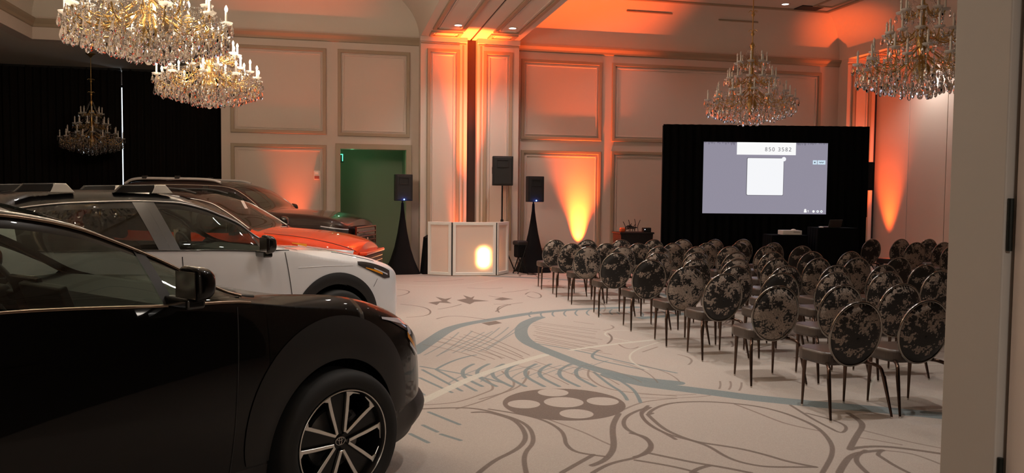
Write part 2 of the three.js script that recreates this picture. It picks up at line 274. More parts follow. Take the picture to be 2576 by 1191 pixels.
// moulding frame on a wall that faces +z: a broad taupe frame and a fine bead inside it
function mouldings(parent, x0, x1, y0, y1, z) {
  const o = frameGeo(x0, x1, y0, y1, 0.075, 0.045, 0.012); o.translate(0, 0, z); part('panel_moulding', o, M.taupe, parent);
  const i = frameGeo(x0 + 0.11, x1 - 0.11, y0 + 0.11, y1 - 0.11, 0.03, 0.022, 0.006); i.translate(0, 0, z); part('panel_bead', i, M.wall, parent);
}
{
  const w = structure('wall_far', 'cream panelled far wall with taupe mouldings');
  const zb = ZW - 0.25;
  part('wall_panel', bx(-2.35, 0.09, 0, 6.1, zb, ZW), M.wall, w);
  part('wall_panel', bx(1.52, 1.79, 0, 6.1, zb, ZW), M.wall, w);
  part('wall_panel', bx(0.09, 1.52, 2.66, 6.1, zb, ZW), M.wall, w);
  part('wall_panel', bx(3.97, 12.2, 0, 6.1, zb, ZW), M.wall, w);
  part('header', bx(-5.95, -2.35, 4.7, 6.1, zb, ZW), M.wall, w);
  // pilasters with the partition pocket between their halves
  part('pilaster', bx(1.79, 2.81, 0, HB, zb, ZP), M.wall, w);
  part('pilaster', bx(3.03, 3.97, 0, HB, zb, ZP), M.wall, w);
  part('pilaster', bx(12.2, 12.98, 0, HB, zb, ZP), M.wall, w);
  part('pocket', bx(2.81, 3.03, 0, 6.1, zb, ZP - 0.2), M.groove, w);
  part('pocket', bx(12.98, 13.1, 0, 6.1, zb, ZP - 0.12), M.groove, w);
  part('wall_panel', bx(1.79, 3.97, HB, 6.1, zb, ZW), M.wall, w);
  part('wall_panel', bx(12.2, 13.3, HB, 6.1, zb, ZW), M.wall, w);
  for (const [x0, x1] of [[1.93, 2.64], [3.17, 3.82], [12.33, 12.86]]) { mouldings(w, x0, x1, 0.45, 4.84, ZP); }
  for (const [x0, x1] of [[1.77, 2.81], [3.03, 3.99], [12.18, 12.98]]) { part('pilaster_cap', rbx(x0, x1, 4.99, HB - 0.001, ZP - 0.02, ZP + 0.035, 0.012), M.wall, w); part('pilaster_bead', rbx(x0 + 0.03, x1 - 0.03, 4.945, 4.975, ZP - 0.02, ZP + 0.018, 0.008), M.taupe, w); }
  // reveals beside the pocket
  part('pocket_trim', rbx(2.70, 2.735, 0, 4.94, ZP - 0.01, ZP + 0.016, 0.006), M.taupe, w);
  part('pocket_trim', rbx(3.09, 3.125, 0, 4.94, ZP - 0.01, ZP + 0.016, 0.006), M.taupe, w);
  for (const p of [[-2.16, -0.2, 2.95, 4.79], [0.04, 1.59, 2.93, 4.79], [-2.16, -0.2, 0.35, 2.725], [4.1, 6.02, 2.96, 4.77], [4.11, 6.02, 0.35, 2.72], [6.27, 11.7, 2.96, 4.78], [6.27, 11.7, 0.35, 2.74]]) mouldings(w, ...p, ZW);
  // door casing
  const cs = new THREE.Shape([[0, 0], [0, 2.76], [1.62, 2.76], [1.62, 0], [1.52, 0], [1.52, 2.66], [0.09, 2.66], [0.09, 0]].map(p => new THREE.Vector2(...p)));
  part('door_casing', new THREE.ExtrudeGeometry(cs, { depth: 0.03, bevelEnabled: true, bevelThickness: 0.012, bevelSize: 0.008, bevelSegments: 2 }).translate(0, 0, ZW), M.taupe, w);
  const crown = (x0, x1) => { const s = new THREE.Shape([[0, 4.94], [0.03, 4.95], [0.045, 5.0], [0.09, 5.06], [0.1, 5.1], [0, 5.11]].map(p => new THREE.Vector2(...p))); const g = new THREE.ExtrudeGeometry(s, { depth: x1 - x0, bevelEnabled: false }); g.rotateY(-Math.PI / 2); g.translate(x1, 0, ZW); return g; };
  // crown moulding (profile runs out of the wall towards the room)
  for (const [x0, x1] of [[-5.9, 1.79], [3.97, 12.2]]) { const g = crown(x0, x1); part('crown_moulding', g, M.taupe, w); }
  part('baseboard', rbx(-2.35, 0, 0, 0.16, ZW - 0.01, ZW + 0.02, 0.008), M.taupe, w); part('baseboard', rbx(3.97, 12.2, 0, 0.16, ZW - 0.01, ZW + 0.02, 0.008), M.taupe, w);
  for (const [x0, x1] of [[1.79, 2.81], [3.03, 3.97]]) part('baseboard', rbx(x0 - 0.01, x1, 0, 0.2, ZP - 0.02, ZP + 0.02, 0.008), M.wall, w);
}
{ // corridor seen through the opening
  const c = structure('wall_corridor', 'dim corridor walls beyond the open doorway');
  part('wall_panel', bx(-0.1, 0.05, 0, 2.95, -19.8, ZW - 0.25), M.corridor, c); part('wall_panel', bx(1.58, 1.7, 0, 2.95, -19.8, ZW - 0.25), M.corridor, c);
  part('wall_panel', bx(-0.1, 1.7, 0, 2.95, -19.8, -19.6), M.corridor, c); part('corridor_ceiling', bx(-0.1, 1.7, 2.9, 3.0, -19.8, ZW - 0.25), M.corridor, c);
}
{ // right wall: closed folding partition, one panel after the other
  const w = structure('wall_right', 'folding partition of tall plain panels with thin seams');
  part('backing', bx(13.16, 13.3, 0, 6.1, -17.95, -1.6), M.seam, w);
  let z = -17.45; const seams = [-17.45, -16.26, -15.07, -13.88, -12.69, -11.5, -10.31, -9.12, -7.93, -6.74, -5.55, -4.36, -3.17, -1.62];
  for (let i = 0; i < seams.length - 1; i++) part('partition_panel', rbx(13.1, 13.158, 0.01, HB - 0.01, seams[i] + 0.008, seams[i + 1] - 0.008, 0.004), M.wall, w);
}
{ // left wall: solid near the camera, open to the alcove beside the far corner
  const w = structure('wall_left', 'left ballroom wall with open bay under a header');
  part('wall_panel', bx(-6.15, -5.9, 0, 6.1, -14.3, -1.6), M.wall, w);
  part('header', bx(-6.15, -5.9, 4.7, 6.1, -17.95, -14.3), M.wall, w);
  const s = new THREE.Shape([[0, 4.94], [0.03, 4.95], [0.045, 5.0], [0.09, 5.06], [0.1, 5.1], [0, 5.11]].map(p => new THREE.Vector2(...p)));
  const g = new THREE.ExtrudeGeometry(s, { depth: 16.1, bevelEnabled: false }); g.translate(-5.9, 0, ZW); part('crown_moulding', g, M.taupe, w);
}
{ // alcove: lower ceiling, back wall with a tall window behind the curtains
  const a = structure('wall_alcove', 'walls of the dark curtained alcove');
  part('alcove_ceiling', bx(-9.9, -2.1, 4.7, 4.85, -22.2, ZW - 0.25), M.ceiling, a);
  part('alcove_ceiling', bx(-9.9, -6.15, 4.7, 4.85, ZW - 0.25, -14.1), M.ceiling, a);
  part('wall_panel', bx(-2.35, -2.1, 0, 4.7, -22.2, ZW - 0.25), M.wall, a);
  part('wall_panel', bx(-10.1, -9.9, 0, 4.85, -22.2, -14.1), M.curtain, a);
  part('wall_panel', bx(-9.9, -6.15, 0, 4.7, -14.3, -14.1), M.wall, a);
  part('wall_panel', bx(-9.9, -5.9, 0, 4.7, -22.2, -22.0), M.wall, a); part('wall_panel', bx(-4.5, -2.1, 0, 4.7, -22.2, -22.0), M.wall, a); part('wall_panel', bx(-5.9, -4.5, 4.4, 4.7, -22.2, -22.0), M.wall, a); part('wall_panel', bx(-5.9, -4.5, 0, 0.4, -22.2, -22.0), M.wall, a);
  const win = structure('window_1', 'tall window behind the black curtains');
  part('window_frame', frameGeo(-5.9, -4.5, 0.4, 4.4, 0.06, 0.08).translate(0, 0, -22.16), M.dark, win);
  part('pane', bx(-5.84, -4.56, 0.46, 4.34, -22.125, -22.12), new THREE.MeshPhysicalMaterial({ color: 0xffffff, roughness: 0, transmission: 1, thickness: 0, ior: 1.5 }), win);
}
{ // ceiling: flat fields with coved edges between the beams
  const c = structure('ceiling', 'coved ballroom ceiling with panelled beam');
  part('slab', bx(-6.15, 13.3, HT + 0.1, HT + 0.3, -17.95, -1.4), M.ceiling, c);
  const A = 1.1, Bh = HT - HC, N = 14;
  const coffer = (x0, x1, z0, z1) => {
    part('flat_field', bx(x0 + A - 0.02, x1 - A + 0.02, HT, HT + 0.1, z0 + A - 0.02, z1 - A + 0.02), M.ceiling, c);
    const cor = [[x0, z0, 1, 1], [x1, z0, -1, 1], [x1, z1, -1, -1], [x0, z1, 1, -1]];
    for (let k = 0; k < 4; k++) {
      const p = cor[k], q = cor[(k + 1) % 4], pos = [], idx = [];
      for (let i = 0; i <= N; i++) { const t = i / N * Math.PI / 2, e = A * (1 - Math.cos(t)), y = HC + Bh * Math.sin(t); for (const s of [p, q]) pos.push(s[0] + s[2] * e, y, s[1] + s[3] * e); }
      for (let i = 0; i < N; i++) idx.push(2 * i, 2 * i + 1, 2 * i + 3, 2 * i, 2 * i + 3, 2 * i + 2);
      const g = new THREE.BufferGeometry(); g.setAttribute('position', new THREE.Float32BufferAttribute(pos, 3)); g.setIndex(idx); g.computeVertexNormals();
      part('cove', g, M.ceiling, c);
    }
    const g2 = frameGeo(x0 + A - 0.05, x1 - A + 0.05, z0 + A - 0.05, z1 - A + 0.05, 0.1, 0.04, 0.01); g2.rotateX(Math.PI / 2); g2.translate(0, HT + 0.005, 0);
    part('ceiling_moulding', g2, M.taupe, c);
    return c;
  };
  coffer(-5.9, 1.79, ZW, -1.606); coffer(3.97, 12.2, ZW, -1.606);
  // inner field moulding in the right bay
  const g3 = frameGeo(10.45, 10.95, -16.2, -3.2, 0.06, 0.03, 0.008); g3.rotateX(Math.PI / 2); g3.translate(0, HT + 0.004, 0); part('ceiling_moulding', g3, M.taupe, c);
  // beams with their soffit panels
  for (const [x0, x1] of [[1.79, 2.9], [2.94, 3.97], [12.2, 13.1]]) {
    part('beam', bx(x0, x1, HB, HT + 0.1, ZP - 0.35, -1.606), M.ceiling, c);
    const w = x1 - x0, m = x0 < 2 || x0 > 12 ? [x0 + 0.16, x1 - 0.28] : [x0 + 0.28, x1 - 0.16];
    for (const [z0, z1] of [[-17.2, -16.72], [-16.52, -9.3], [-9.1, -1.9]]) {
      const o = frameGeo(m[0], m[1], z0, z1, 0.075, 0.04, 0.012); o.rotateX(Math.PI / 2); o.translate(0, HB, 0); part('soffit_moulding', o, M.taupe, c);
      const i = frameGeo(m[0] + 0.12, m[1] - 0.12, z0 + 0.11, z1 - 0.11, 0.022, 0.02, 0.005); i.rotateX(Math.PI / 2); i.translate(0, HB, 0); part('soffit_bead', i, M.ceiling, c);
    }
  }
  part('partition_track', bx(2.9, 2.94, HB + 0.02, HT, ZP - 0.1, -1.606), M.groove, c);
  // slot diffusers on the cove and a square return grille
  const slot = (x, w, t) => { const e = A * (1 - Math.cos(t)), y = HC + Bh * Math.sin(t), g = bx(-w / 2, w / 2, -0.012, 0.012, -0.035, 0.035); g.rotateX(-(t - Math.PI / 2) * 0 + (Math.PI / 2 - t)); g.translate(x, y - 0.01, ZW + e + 0.008); part('slot_diffuser', g, M.taupe, c); };
  slot(6.95, 1.1, 1.02); slot(9.2, 1.0, 0.92);
  part('return_grille', bx(10.2, 10.75, HT - 0.02, HT + 0.01, -16.55, -16.2), M.dark, c);
}
{ // wall behind the ballroom side of the doorway, the doorway itself and the foyer where the camera stands
  const w = structure('wall_near', 'wall with the doorway at the camera');
  part('wall_panel', bx(-6.15, -1.2, 0, 6.1, -1.606, -1.458), M.wall, w); for (const [x0, x1] of [[-5.88, -1.25], [1.5, 13.05]]) part('black_drape', bx(x0, x1, 0.02, 4.2, -1.66, -1.62), M.drape, w); part('wall_panel', bx(1.47, 13.3, 0, 6.1, -1.606, -1.458), M.wall, w); part('wall_panel', bx(-1.2, 1.47, 2.75, 6.1, -1.606, -1.458), M.wall, w);
  const f = structure('wall_foyer', 'foyer walls around the camera');
  part('wall_panel', bx(-2.6, -2.5, 0, 3, -1.458, 3.3), M.wall, f); part('wall_panel', bx(3.5, 3.6, 0, 3, -1.458, 3.3), M.wall, f); part('wall_panel', bx(-2.6, 3.6, 0, 3, 3.3, 3.4), M.wall, f); part('foyer_ceiling', bx(-2.6, 3.6, 3, 3.1, -1.458, 3.4), M.ceiling, f);
  const t = structure('trim_1', 'beige door jamb beside the camera');
  part('jamb', rbx(1.414, 1.475, 0, 2.75, -1.612, -1.452, 0.004), M.jamb, t); part('jamb', rbx(-1.21, -1.15, 0, 2.75, -1.612, -1.452, 0.004), M.jamb, t); part('head_jamb', rbx(-1.2, 1.47, 2.7, 2.76, -1.612, -1.452, 0.004), M.jamb, t);
  const d = structure('door_1', 'open pale door leaf hinged on the beige jamb');
  part('leaf', rbx(1.431, 1.476, 0.01, 2.69, -1.44, -0.3, 0.003), M.doorLeaf, d);
  for (const y of [2.2, 1.6, 1.03, 0.25]) { part('hinge', merged([rod(V(1.4245, y - 0.057, -1.446), V(1.4245, y + 0.057, -1.446), 0.0062, 0.0062, 12)]), M.hinge, d); }
}
// ------------------------------------------------------------------ recessed downlights
function downlight(x, y, z, label, group, power = 1, cone = 58) {
  const t = thing('recessed_downlight', label, 'ceiling light', [x, y, z], 0, group);
  part('trim_ring', lathe([[0.072, -0.012], [0.1, -0.014], [0.105, -0.004], [0.105, 0.0], [0.07, 0.0]], 28), M.plastic, t);
  part('light_lens', new THREE.CylinderGeometry(0.074, 0.074, 0.006, 28).translate(0, -0.006, 0), new THREE.MeshStandardMaterial({ color: 0xffffff, emissive: col(1, 0.92, 0.82), emissiveIntensity: 8 }), t);
  const s = new THREE.SpotLight(col(1, 0.92, 0.85), I_DOWN * power, 0, cone * Math.PI / 180, 0.9, 2);
  s.position.set(x, y - 0.03, z); s.target.position.set(x, 0, z); s.castShadow = true; s.shadow.radius = 3; scene.add(s, s.target);
}
downlight(2.41, HB, -16.06, 'white recessed downlight in the left half of the beam, above the pilaster');
downlight(3.53, HB, -16.06, 'white recessed downlight in the right half of the beam, above the pilaster');
downlight(9.77, HT, -16.2, 'white recessed downlight on the ceiling right of the central chandelier', undefined, 0.35);
downlight(6.75, HT, -16.35, 'white recessed downlight at the picture edge left of the central chandelier', undefined, 0.35);
downlight(12.62, HB, -15.4, 'white recessed downlight in the right beam, hidden behind the right chandelier', undefined, 1.3);
for (const z of [-12.4, -8.9, -5.4]) for (const x of [2.38, 3.52]) downlight(x, HB, z, 'white recessed downlight in the beam beyond the picture', 'beam downlights', z < -12 ? 2.0 : 1.25);
for (const z of [-12.2, -8.2, -4.2]) for (const x of [6.0, 10.2]) downlight(x, HT, z, 'white recessed downlight in the right ceiling field beyond the picture', 'right field downlights', 0.22);
for (const z of [-13.4, -9, -5.0]) for (const x of [-3.9, 0.3]) downlight(x, HT, z, 'white recessed downlight in the left ceiling field beyond the picture', 'left field downlights', 0.6);

// ------------------------------------------------------------------ amber uplights on the floor
const amber = col(1, 0.105, 0.013);
function uplight(x, y, z, tx, ty, tz, power, cone, label, core) {
  const t = thing('uplight', label, 'uplight', [x, y, z]);
  const dir = V(tx - x, ty - y - 0.14, tz - z).normalize(), q = new THREE.Quaternion().setFromUnitVectors(V(0, 1, 0), dir);
  part('base', rbx(-0.09, 0.09, 0, 0.03, -0.09, 0.09, 0.008), M.blackMetal, t);
  for (const s of [-0.089, 0.089]) part('yoke_arm', rbx(s - 0.006, s + 0.006, 0.02, 0.16, -0.015, 0.015, 0.003), M.blackMetal, t);
  const can = lathe([[0.0, -0.07], [0.055, -0.07], [0.072, -0.05], [0.08, 0.0], [0.08, 0.075], [0.07, 0.075], [0.068, 0.06]], 20); can.applyQuaternion(q); can.translate(0, 0.14, 0); part('can', can, M.blackMetal, t);
  const lens = new THREE.CylinderGeometry(0.068, 0.068, 0.008, 20).translate(0, 0.06, 0); lens.applyQuaternion(q); lens.translate(0, 0.14, 0);
  part('light_lens', lens, new THREE.MeshStandardMaterial({ color: 0x331500, emissive: amber, emissiveIntensity: 4 }), t);
  const s = new THREE.SpotLight(amber, I_UP * power, 0, cone * Math.PI / 180, 1, 2);
  s.position.set(x, y + 0.14, z).addScaledVector(dir, 0.09); s.target.position.set(tx, ty, tz); s.castShadow = true; s.shadow.radius = 2; scene.add(s, s.target);
  if (core) { const k = new THREE.SpotLight(amber, core[3], 0, 17 * Math.PI / 180, 1, 2); k.position.copy(s.position); k.target.position.set(core[0], core[1], core[2]); k.castShadow = true; scene.add(k, k.target); }
}
uplight(5.5, 0, -17.42, 5.55, 5.6, -17.3, 1.6, 25, 'amber floor uplight washing the wall panel behind the first chairs', [5.5, 1.1, -17.72, 150]);
uplight(2.76, 0, -16.95, 2.86, 5.1, -17.08, 10, 11, 'amber floor uplight behind the white facade at the pilaster');
uplight(2.52, 0, -17.16, 2.74, 2.6, -17.3, 0.22, 16, 'smaller amber uplight against the foot of the pilaster');
uplight(-0.85, 0, -17.42, -0.85, 5.6, -17.4, 0.3, 22, 'amber floor uplight behind the dark car by the wall');
uplight(12.85, 0, -16.8, 12.7, 5.4, -17.0, 1.05, 22, 'amber floor uplight in the corner beside the projection screen');

// ------------------------------------------------------------------ chandeliers
const dropGeo = lathe([[0.0005, 0.0], [0.006, -0.012], [0.004, -0.02], [0.012, -0.035], [0.019, -0.07], [0.014, -0.092], [0.0005, -0.104]], 6).toNonIndexed(); dropGeo.computeVertexNormals();
const ballGeo = new THREE.IcosahedronGeometry(0.032, 1);
const bobecheGeo = lathe([[0.005, 0.0], [0.03, -0.004], [0.05, 0.008], [0.058, 0.022], [0.054, 0.024], [0.04, 0.012], [0.006, 0.008]], 14);
const candleGeo = lathe([[0.0, 0.0], [0.0125, 0.0], [0.0125, 0.1], [0.011, 0.104], [0.0, 0.104]], 10);
const bulbGeo = lathe([[0.0, 0.0], [0.009, 0.0], [0.0155, 0.016], [0.014, 0.03], [0.006, 0.047], [0.0, 0.056]], 10);
const beadGeo = new THREE.OctahedronGeometry(0.0095, 0);
const TIERS = [[0.655, 0.4, 20, 0.14], [0.36, 0.7, 12, 0.1], [0.22, 0.93, 8, 0.06]];   // radius, height over the tip, arms, dip
function chandelier(lit, topY, tipY) {
  const t = new THREE.Group(), R = [];
  const bulbMat = lit ? M.bulbOn : M.bulbOff;
  part('stem', lathe([[0, 0.16], [0.03, 0.17], [0.055, 0.22], [0.09, 0.28], [0.1, 0.33], [0.05, 0.4], [0.035, 0.5], [0.06, 0.58], [0.075, 0.64], [0.035, 0.7], [0.028, 0.82], [0.055, 0.9], [0.02, 0.98], [0.018, 1.12], [0.04, 1.17], [0.014, 1.22], [0.0, 1.22]], 18), M.gold, t);
  const top = topY - tipY;
  part('rod', merged([rod(V(0, 1.2, 0), V(0, top - 0.04, 0), 0.008), ...[1.34, 1.62].map(y => at(lathe([[0, -0.04], [0.012, -0.03], [0.03, 0], [0.012, 0.035], [0, 0.045]], 10), 0, y, 0))]), M.gold, t);
  part('ceiling_canopy', lathe([[0, top - 0.09], [0.02, top - 0.085], [0.05, top - 0.05], [0.1, top - 0.02], [0.11, top], [0, top]], 20), M.gold, t);
  for (const y of [1.36, 1.64]) { const curls = []; for (let k = 0; k < 6; k++) { const a = k * Math.PI / 3; curls.push(tube([V(0, y, 0), V(Math.cos(a) * 0.04, y + 0.04, Math.sin(a) * 0.04), V(Math.cos(a) * 0.075, y + 0.02, Math.sin(a) * 0.075)], 0.004, 8, 5)); } part('leaf_crown', merged(curls), M.gold, t); }
  const beads = [];
  const string = (a, b, sag, n) => { for (let i = 1; i < n; i++) { const u = i / n; beads.push([lerp(a.x, b.x, u), lerp(a.y, b.y, u) - sag * 4 * u * (1 - u), lerp(a.z, b.z, u)]); } };
  TIERS.forEach(([r, h, n, dip], ti) => {
    const armGeo = merged([tube([V(0.04, h + 0.06, 0), V(r * 0.3, h - dip * 0.2, 0), V(r * 0.62, h - dip, 0), V(r * 0.92, h - dip * 0.75, 0), V(r, h - 0.02, 0)], 0.0075, 20, 6), tube([V(r * 0.5, h - dip * 0.86, 0), V(r * 0.58, h - dip * 0.4, 0), V(r * 0.7, h - dip * 0.3, 0), V(r * 0.72, h - dip * 0.62, 0), V(r * 0.65, h - dip * 0.65, 0)], 0.005, 12, 5), tube([V(r * 0.82, h - dip * 0.9, 0), V(r * 0.9, h - dip * 1.2, 0), V(r * 0.99, h - dip * 1.0, 0), V(r * 0.95, h - dip * 0.75, 0)], 0.005, 10, 5)]);
    for (let k = 0; k < n; k++) {
      const a = (k + 0.5 * (ti % 2)) / n * Math.PI * 2, c = Math.cos(a), s = Math.sin(a), far = k % 2 === 1 && ti === 0 ? 0.8 : 1, rk = r * far, yk = h + (far < 1 ? 0.1 : 0);
      const arm = part('arm', armGeo, M.gold, t); arm.rotation.y = -a; if (far < 1) { arm.scale.set(far, 1, far); arm.position.y = 0.1; }
      const b = part('drip_pan', bobecheGeo, M.pan, t); b.position.set(c * rk, yk - 0.02, s * rk);
      const cd = part('candle', candleGeo, M.candle, t); cd.position.set(c * rk, yk - 0.01, s * rk);
      const bl = part('bulb', bulbGeo, bulbMat, cd); bl.position.y = 0.104;
      if (lit && (ti === 0 ? k % 4 === 0 : ti === 1 ? k % 4 === 1 : k % 4 === 2)) R.push(V(c * rk, yk + 0.12, s * rk));
      const m = ti === 0 ? 4 : 3;
      for (let j = 0; j < m; j++) { const e = a + (j / m) * Math.PI * 2, d = part('crystal_drop', dropGeo, M.crystal, t); d.position.set(c * rk + Math.cos(e) * 0.05, yk - 0.012, s * rk + Math.sin(e) * 0.05); d.rotation.y = e; d.scale.setScalar(rr(0.8, 1.15)); }
      string(V(c * rk, yk - 0.02, s * rk), V(0.03 * c, h + 0.26, 0.03 * s), 0.05, ti === 0 ? 26 : 14);
      const a2 = a + Math.PI * 2 / n; string(V(c * r, h - 0.03, s * r), V(Math.cos(a2) * r, h - 0.03, Math.sin(a2) * r), 0.06, 8);
    }
  });
  // the hanging basket of drops under the lowest tier
  for (const [r, y, n] of [[0.67, 0.27, 48], [0.6, 0.245, 40], [0.5, 0.215, 34], [0.4, 0.19, 28], [0.3, 0.165, 20], [0.2, 0.145, 14], [0.11, 0.125, 8]]) for (let k = 0; k < n; k++) { const a = (k + rnd() * 0.3) / n * Math.PI * 2, d = part('crystal_drop', dropGeo, M.crystal, t); d.position.set(Math.cos(a) * r, y + rr(-0.015, 0.015), Math.sin(a) * r); d.scale.setScalar(rr(0.85, 1.25)); d.rotation.y = a; for (let j = 0; j < 6; j++) beads.push([Math.cos(a) * (r - 0.006 * j), y + 0.012 + j * 0.022, Math.sin(a) * (r - 0.006 * j)]); }
  const ball = part('crystal_ball', ballGeo, M.crystal, t); ball.position.y = 0.032;
  for (let j = 0; j < 6; j++) beads.push([0, 0.07 + j * 0.02, 0]);
  const bg = part('bead_strings', mergeGeometries(beads.map(p => plain(beadGeo).clone().translate(...p))), M.crystal, t); bg.userData.kind = 'stuff';
  t.userData.lamps = R; return t;
}
function hang(proto, x, tipY, z, label, turn) { const c = proto; c.name = numbered('chandelier'); c.position.set(x, tipY, z); c.rotation.y = turn; c.scale.set(0.94, 1, 0.94); const lamps = c.userData.lamps; c.userData = { label, category: 'chandelier', group: 'crystal chandeliers' }; scene.add(c); return lamps; }
{
  const lit = chandelier(true, HT, 2.72), off = chandelier(false, HT, 2.72), lit2 = lit.clone(), off2 = off.clone(), low = chandelier(false, 4.7, 2.47);
  const L = lit.userData.lamps; lit2.userData = { lamps: L };
  const place = (c, x, z, label, turn) => { const ls = hang(c, x, 2.72, z, label, turn) || []; c.updateMatrixWorld(true); for (const p of ls) { const q = p.clone().applyMatrix4(c.matrixWorld), l = new THREE.PointLight(col(1, 0.82, 0.62), I_BULB, 0, 2); l.position.copy(q); l.castShadow = true; l.shadow.radius = 0.8; scene.add(l); } };
  place(lit, -1.53, -7.22, 'largest lit crystal chandelier, cut off by the top of the picture over the cars', 0.1);
  place(lit2, -1.56, -10.72, 'lit crystal chandelier hanging just behind and below the largest one', 0.35);
  place(off, 5.95, -10.72, 'unlit crystal chandelier hanging in front of the projection screen', 0.2);
  place(off2, 6.03, -7.34, 'unlit crystal chandelier half hidden by the beige door jamb', 0.05);
  hang(low, -5.25, 2.47, -19.2, 'dark unlit chandelier in the alcove before the black curtains', 0.3);
}
{ // foyer ceiling panel behind the camera
  const t = thing('ceiling_panel_light', 'dim ceiling panel in the foyer behind the camera', 'ceiling light', [0.4, 3.0, 1.6]);
  part('light_panel', rbx(-0.3, 0.3, -0.03, 0, -0.3, 0.3, 0.005), new THREE.MeshStandardMaterial({ color: 0xffffff, emissive: col(1, 0.93, 0.85), emissiveIntensity: 1 }), t);
  const a = new THREE.RectAreaLight(col(1, 0.92, 0.83), I_FOYER * 3, 0.58, 0.58); a.position.set(0.4, 2.965, 1.6); a.rotation.x = -Math.PI / 2; scene.add(a);
}
// ------------------------------------------------------------------ banquet chairs
const fabricTex = [0.445, 0.48, 0.53].map((cut, i) => {              // silver pile against burnt-out dark velvet, in three lots
  const a = valueNoise(7, 3 + i), b = valueNoise(20, 8 + i), c = valueNoise(52, 21 + i), d = valueNoise(128, 4 + i), e = valueNoise(100, 31 + i);
  return noiseTex(512, (u, v) => {
    const w = 0.06 * (b(u, v) - 0.5), k = 0.36 * a(u + w, v) + 0.28 * b(u + w, v - w) + 0.24 * c(u - w, v) + 0.12 * e(u, v), f = d(u, v) - 0.5;
    const p = lerp(0.19, 1, clamp((k - cut) * 24, 0, 1)), s = 1 + f * 0.45;
    return [clamp(152 * p * s, 0, 255), clamp(137 * p * s, 0, 255), clamp(125 * p * s, 0, 255)];
  });
});
const fabrics = [0, 1, 2, 3, 4, 5].map(i => { const t = fabricTex[i % 3].clone(); t.repeat.set(1.5, 1.5); t.offset.set(i * 0.37 % 1, i * 0.23 % 1); t.needsUpdate = true; return new THREE.MeshPhysicalMaterial({ map: t, roughness: 0.5, sheen: 0.2, sheenRoughness: 0.4, sheenColor: col(0.3, 0.27, 0.24) }); });
const seatMat = mat(0.06, 0.043, 0.034, 0.36), legMat = mat(0.1, 0.062, 0.045, 0.25, 0.9), frameMat = mat(0.3, 0.27, 0.24, 0.15, 1), footMat = mat(0.8, 0.75, 0.7, 0.2, 1);
// forward is -z; the back's top sits at z = +0.30
const chairGeo = (() => {
  const s = new THREE.Shape(), w = 0.213, d = 0.17, r = 0.1;
  s.moveTo(-w + r, -d); s.lineTo(w - r, -d); s.quadraticCurveTo(w, -d, w, -d + r); s.lineTo(w - 0.02, d - r); s.quadraticCurveTo(w - 0.03, d, w - r, d); s.lineTo(-w + r, d); s.quadraticCurveTo(-w + 0.03, d, -w + 0.02, d - r); s.lineTo(-w, -d + r); s.quadraticCurveTo(-w, -d, -w + r, -d);
  const seat = new THREE.ExtrudeGeometry(s, { depth: 0.05, bevelEnabled: true, bevelThickness: 0.024, bevelSize: 0.02, bevelSegments: 4, curveSegments: 8 }); seat.rotateX(Math.PI / 2); seat.translate(0, 0.458, -0.012);
  const ap = new THREE.ExtrudeGeometry(s, { depth: 0.02, bevelEnabled: false, curveSegments: 6 }); ap.rotateX(Math.PI / 2); ap.scale(0.94, 1, 0.94); ap.translate(0, 0.398, -0.012);
  // oval back: a cushion with a swelling face on either side
  const rx = 0.212, ry = 0.248, N = 40, Rn = 7, pos = [], uv = [], idx = [];
  for (const side of [1, -1]) {
    const base = pos.length / 3; pos.push(0, 0, side * 0.034); uv.push(0.5, 0.5);
    for (let i = 1; i <= Rn; i++) for (let k = 0; k < N; k++) { const q = i / Rn, a = k / N * Math.PI * 2, x = Math.cos(a) * rx * q, y = Math.sin(a) * ry * q; pos.push(x, y, side * (0.034 * Math.sqrt(Math.max(0, 1 - q ** 4)) + 0.003)); uv.push(0.5 + x, 0.5 + y); }
    for (let k = 0; k < N; k++) { const n = (k + 1) % N; idx.push(base, base + 1 + (side > 0 ? k : n), base + 1 + (side > 0 ? n : k)); for (let i = 0; i < Rn - 1; i++) { const p = base + 1 + i * N + k, q = base + 1 + i * N + n, u = p + N, v = q + N; side > 0 ? idx.push(p, u, v, p, v, q) : idx.push(p, v, u, p, q, v); } }
  }
  const back = new THREE.BufferGeometry(); back.setAttribute('position', new THREE.Float32BufferAttribute(pos, 3)); back.setAttribute('uv', new THREE.Float32BufferAttribute(uv, 2)); back.setIndex(idx); back.computeVertexNormals();
  const ring = []; for (let k = 0; k < 36; k++) { const a = k / 36 * Math.PI * 2; ring.push(V(Math.cos(a) * (rx + 0.006), Math.sin(a) * (ry + 0.006), 0)); }
  const rim = tube(ring, 0.011, 60, 8, true);
  const tilt = g => { g.rotateX(0.2); g.translate(0, 0.634, 0.248); return g; }; tilt(back); tilt(rim);
  const rear = x => merged([tube([V(x * 0.15, 0.39, 0.1), V(x * 0.19, 0.392, 0.19), V(x * 0.222, 0.37, 0.25), V(x * 0.236, 0.3, 0.275)], 0.0145, 12, 8), rod(V(x * 0.236, 0.31, 0.273), V(x * 0.262, 0.012, 0.345), 0.0165, 0.009, 10)]);
  const front = x => rod(V(x * 0.185, 0.4, -0.115), V(x * 0.19, 0.012, -0.13), 0.018, 0.0085, 10);
  const foot = new THREE.CylinderGeometry(0.0095, 0.011, 0.014, 10).translate(0, 0.007, 0);
  const post = merged([rod(V(-0.09, 0.385, 0.12), V(-0.1, 0.46, 0.195), 0.01), rod(V(0.09, 0.385, 0.12), V(0.1, 0.46, 0.195), 0.01)]);
  const button = new THREE.SphereGeometry(0.013, 10, 6).scale(1, 1, 0.4); button.rotateX(0.2); button.translate(0, 0.6, 0.278);
  return { seat, ap, back, rim, rear: [rear(-1), rear(1)], front: [front(-1), front(1)], foot, post, button };
})();
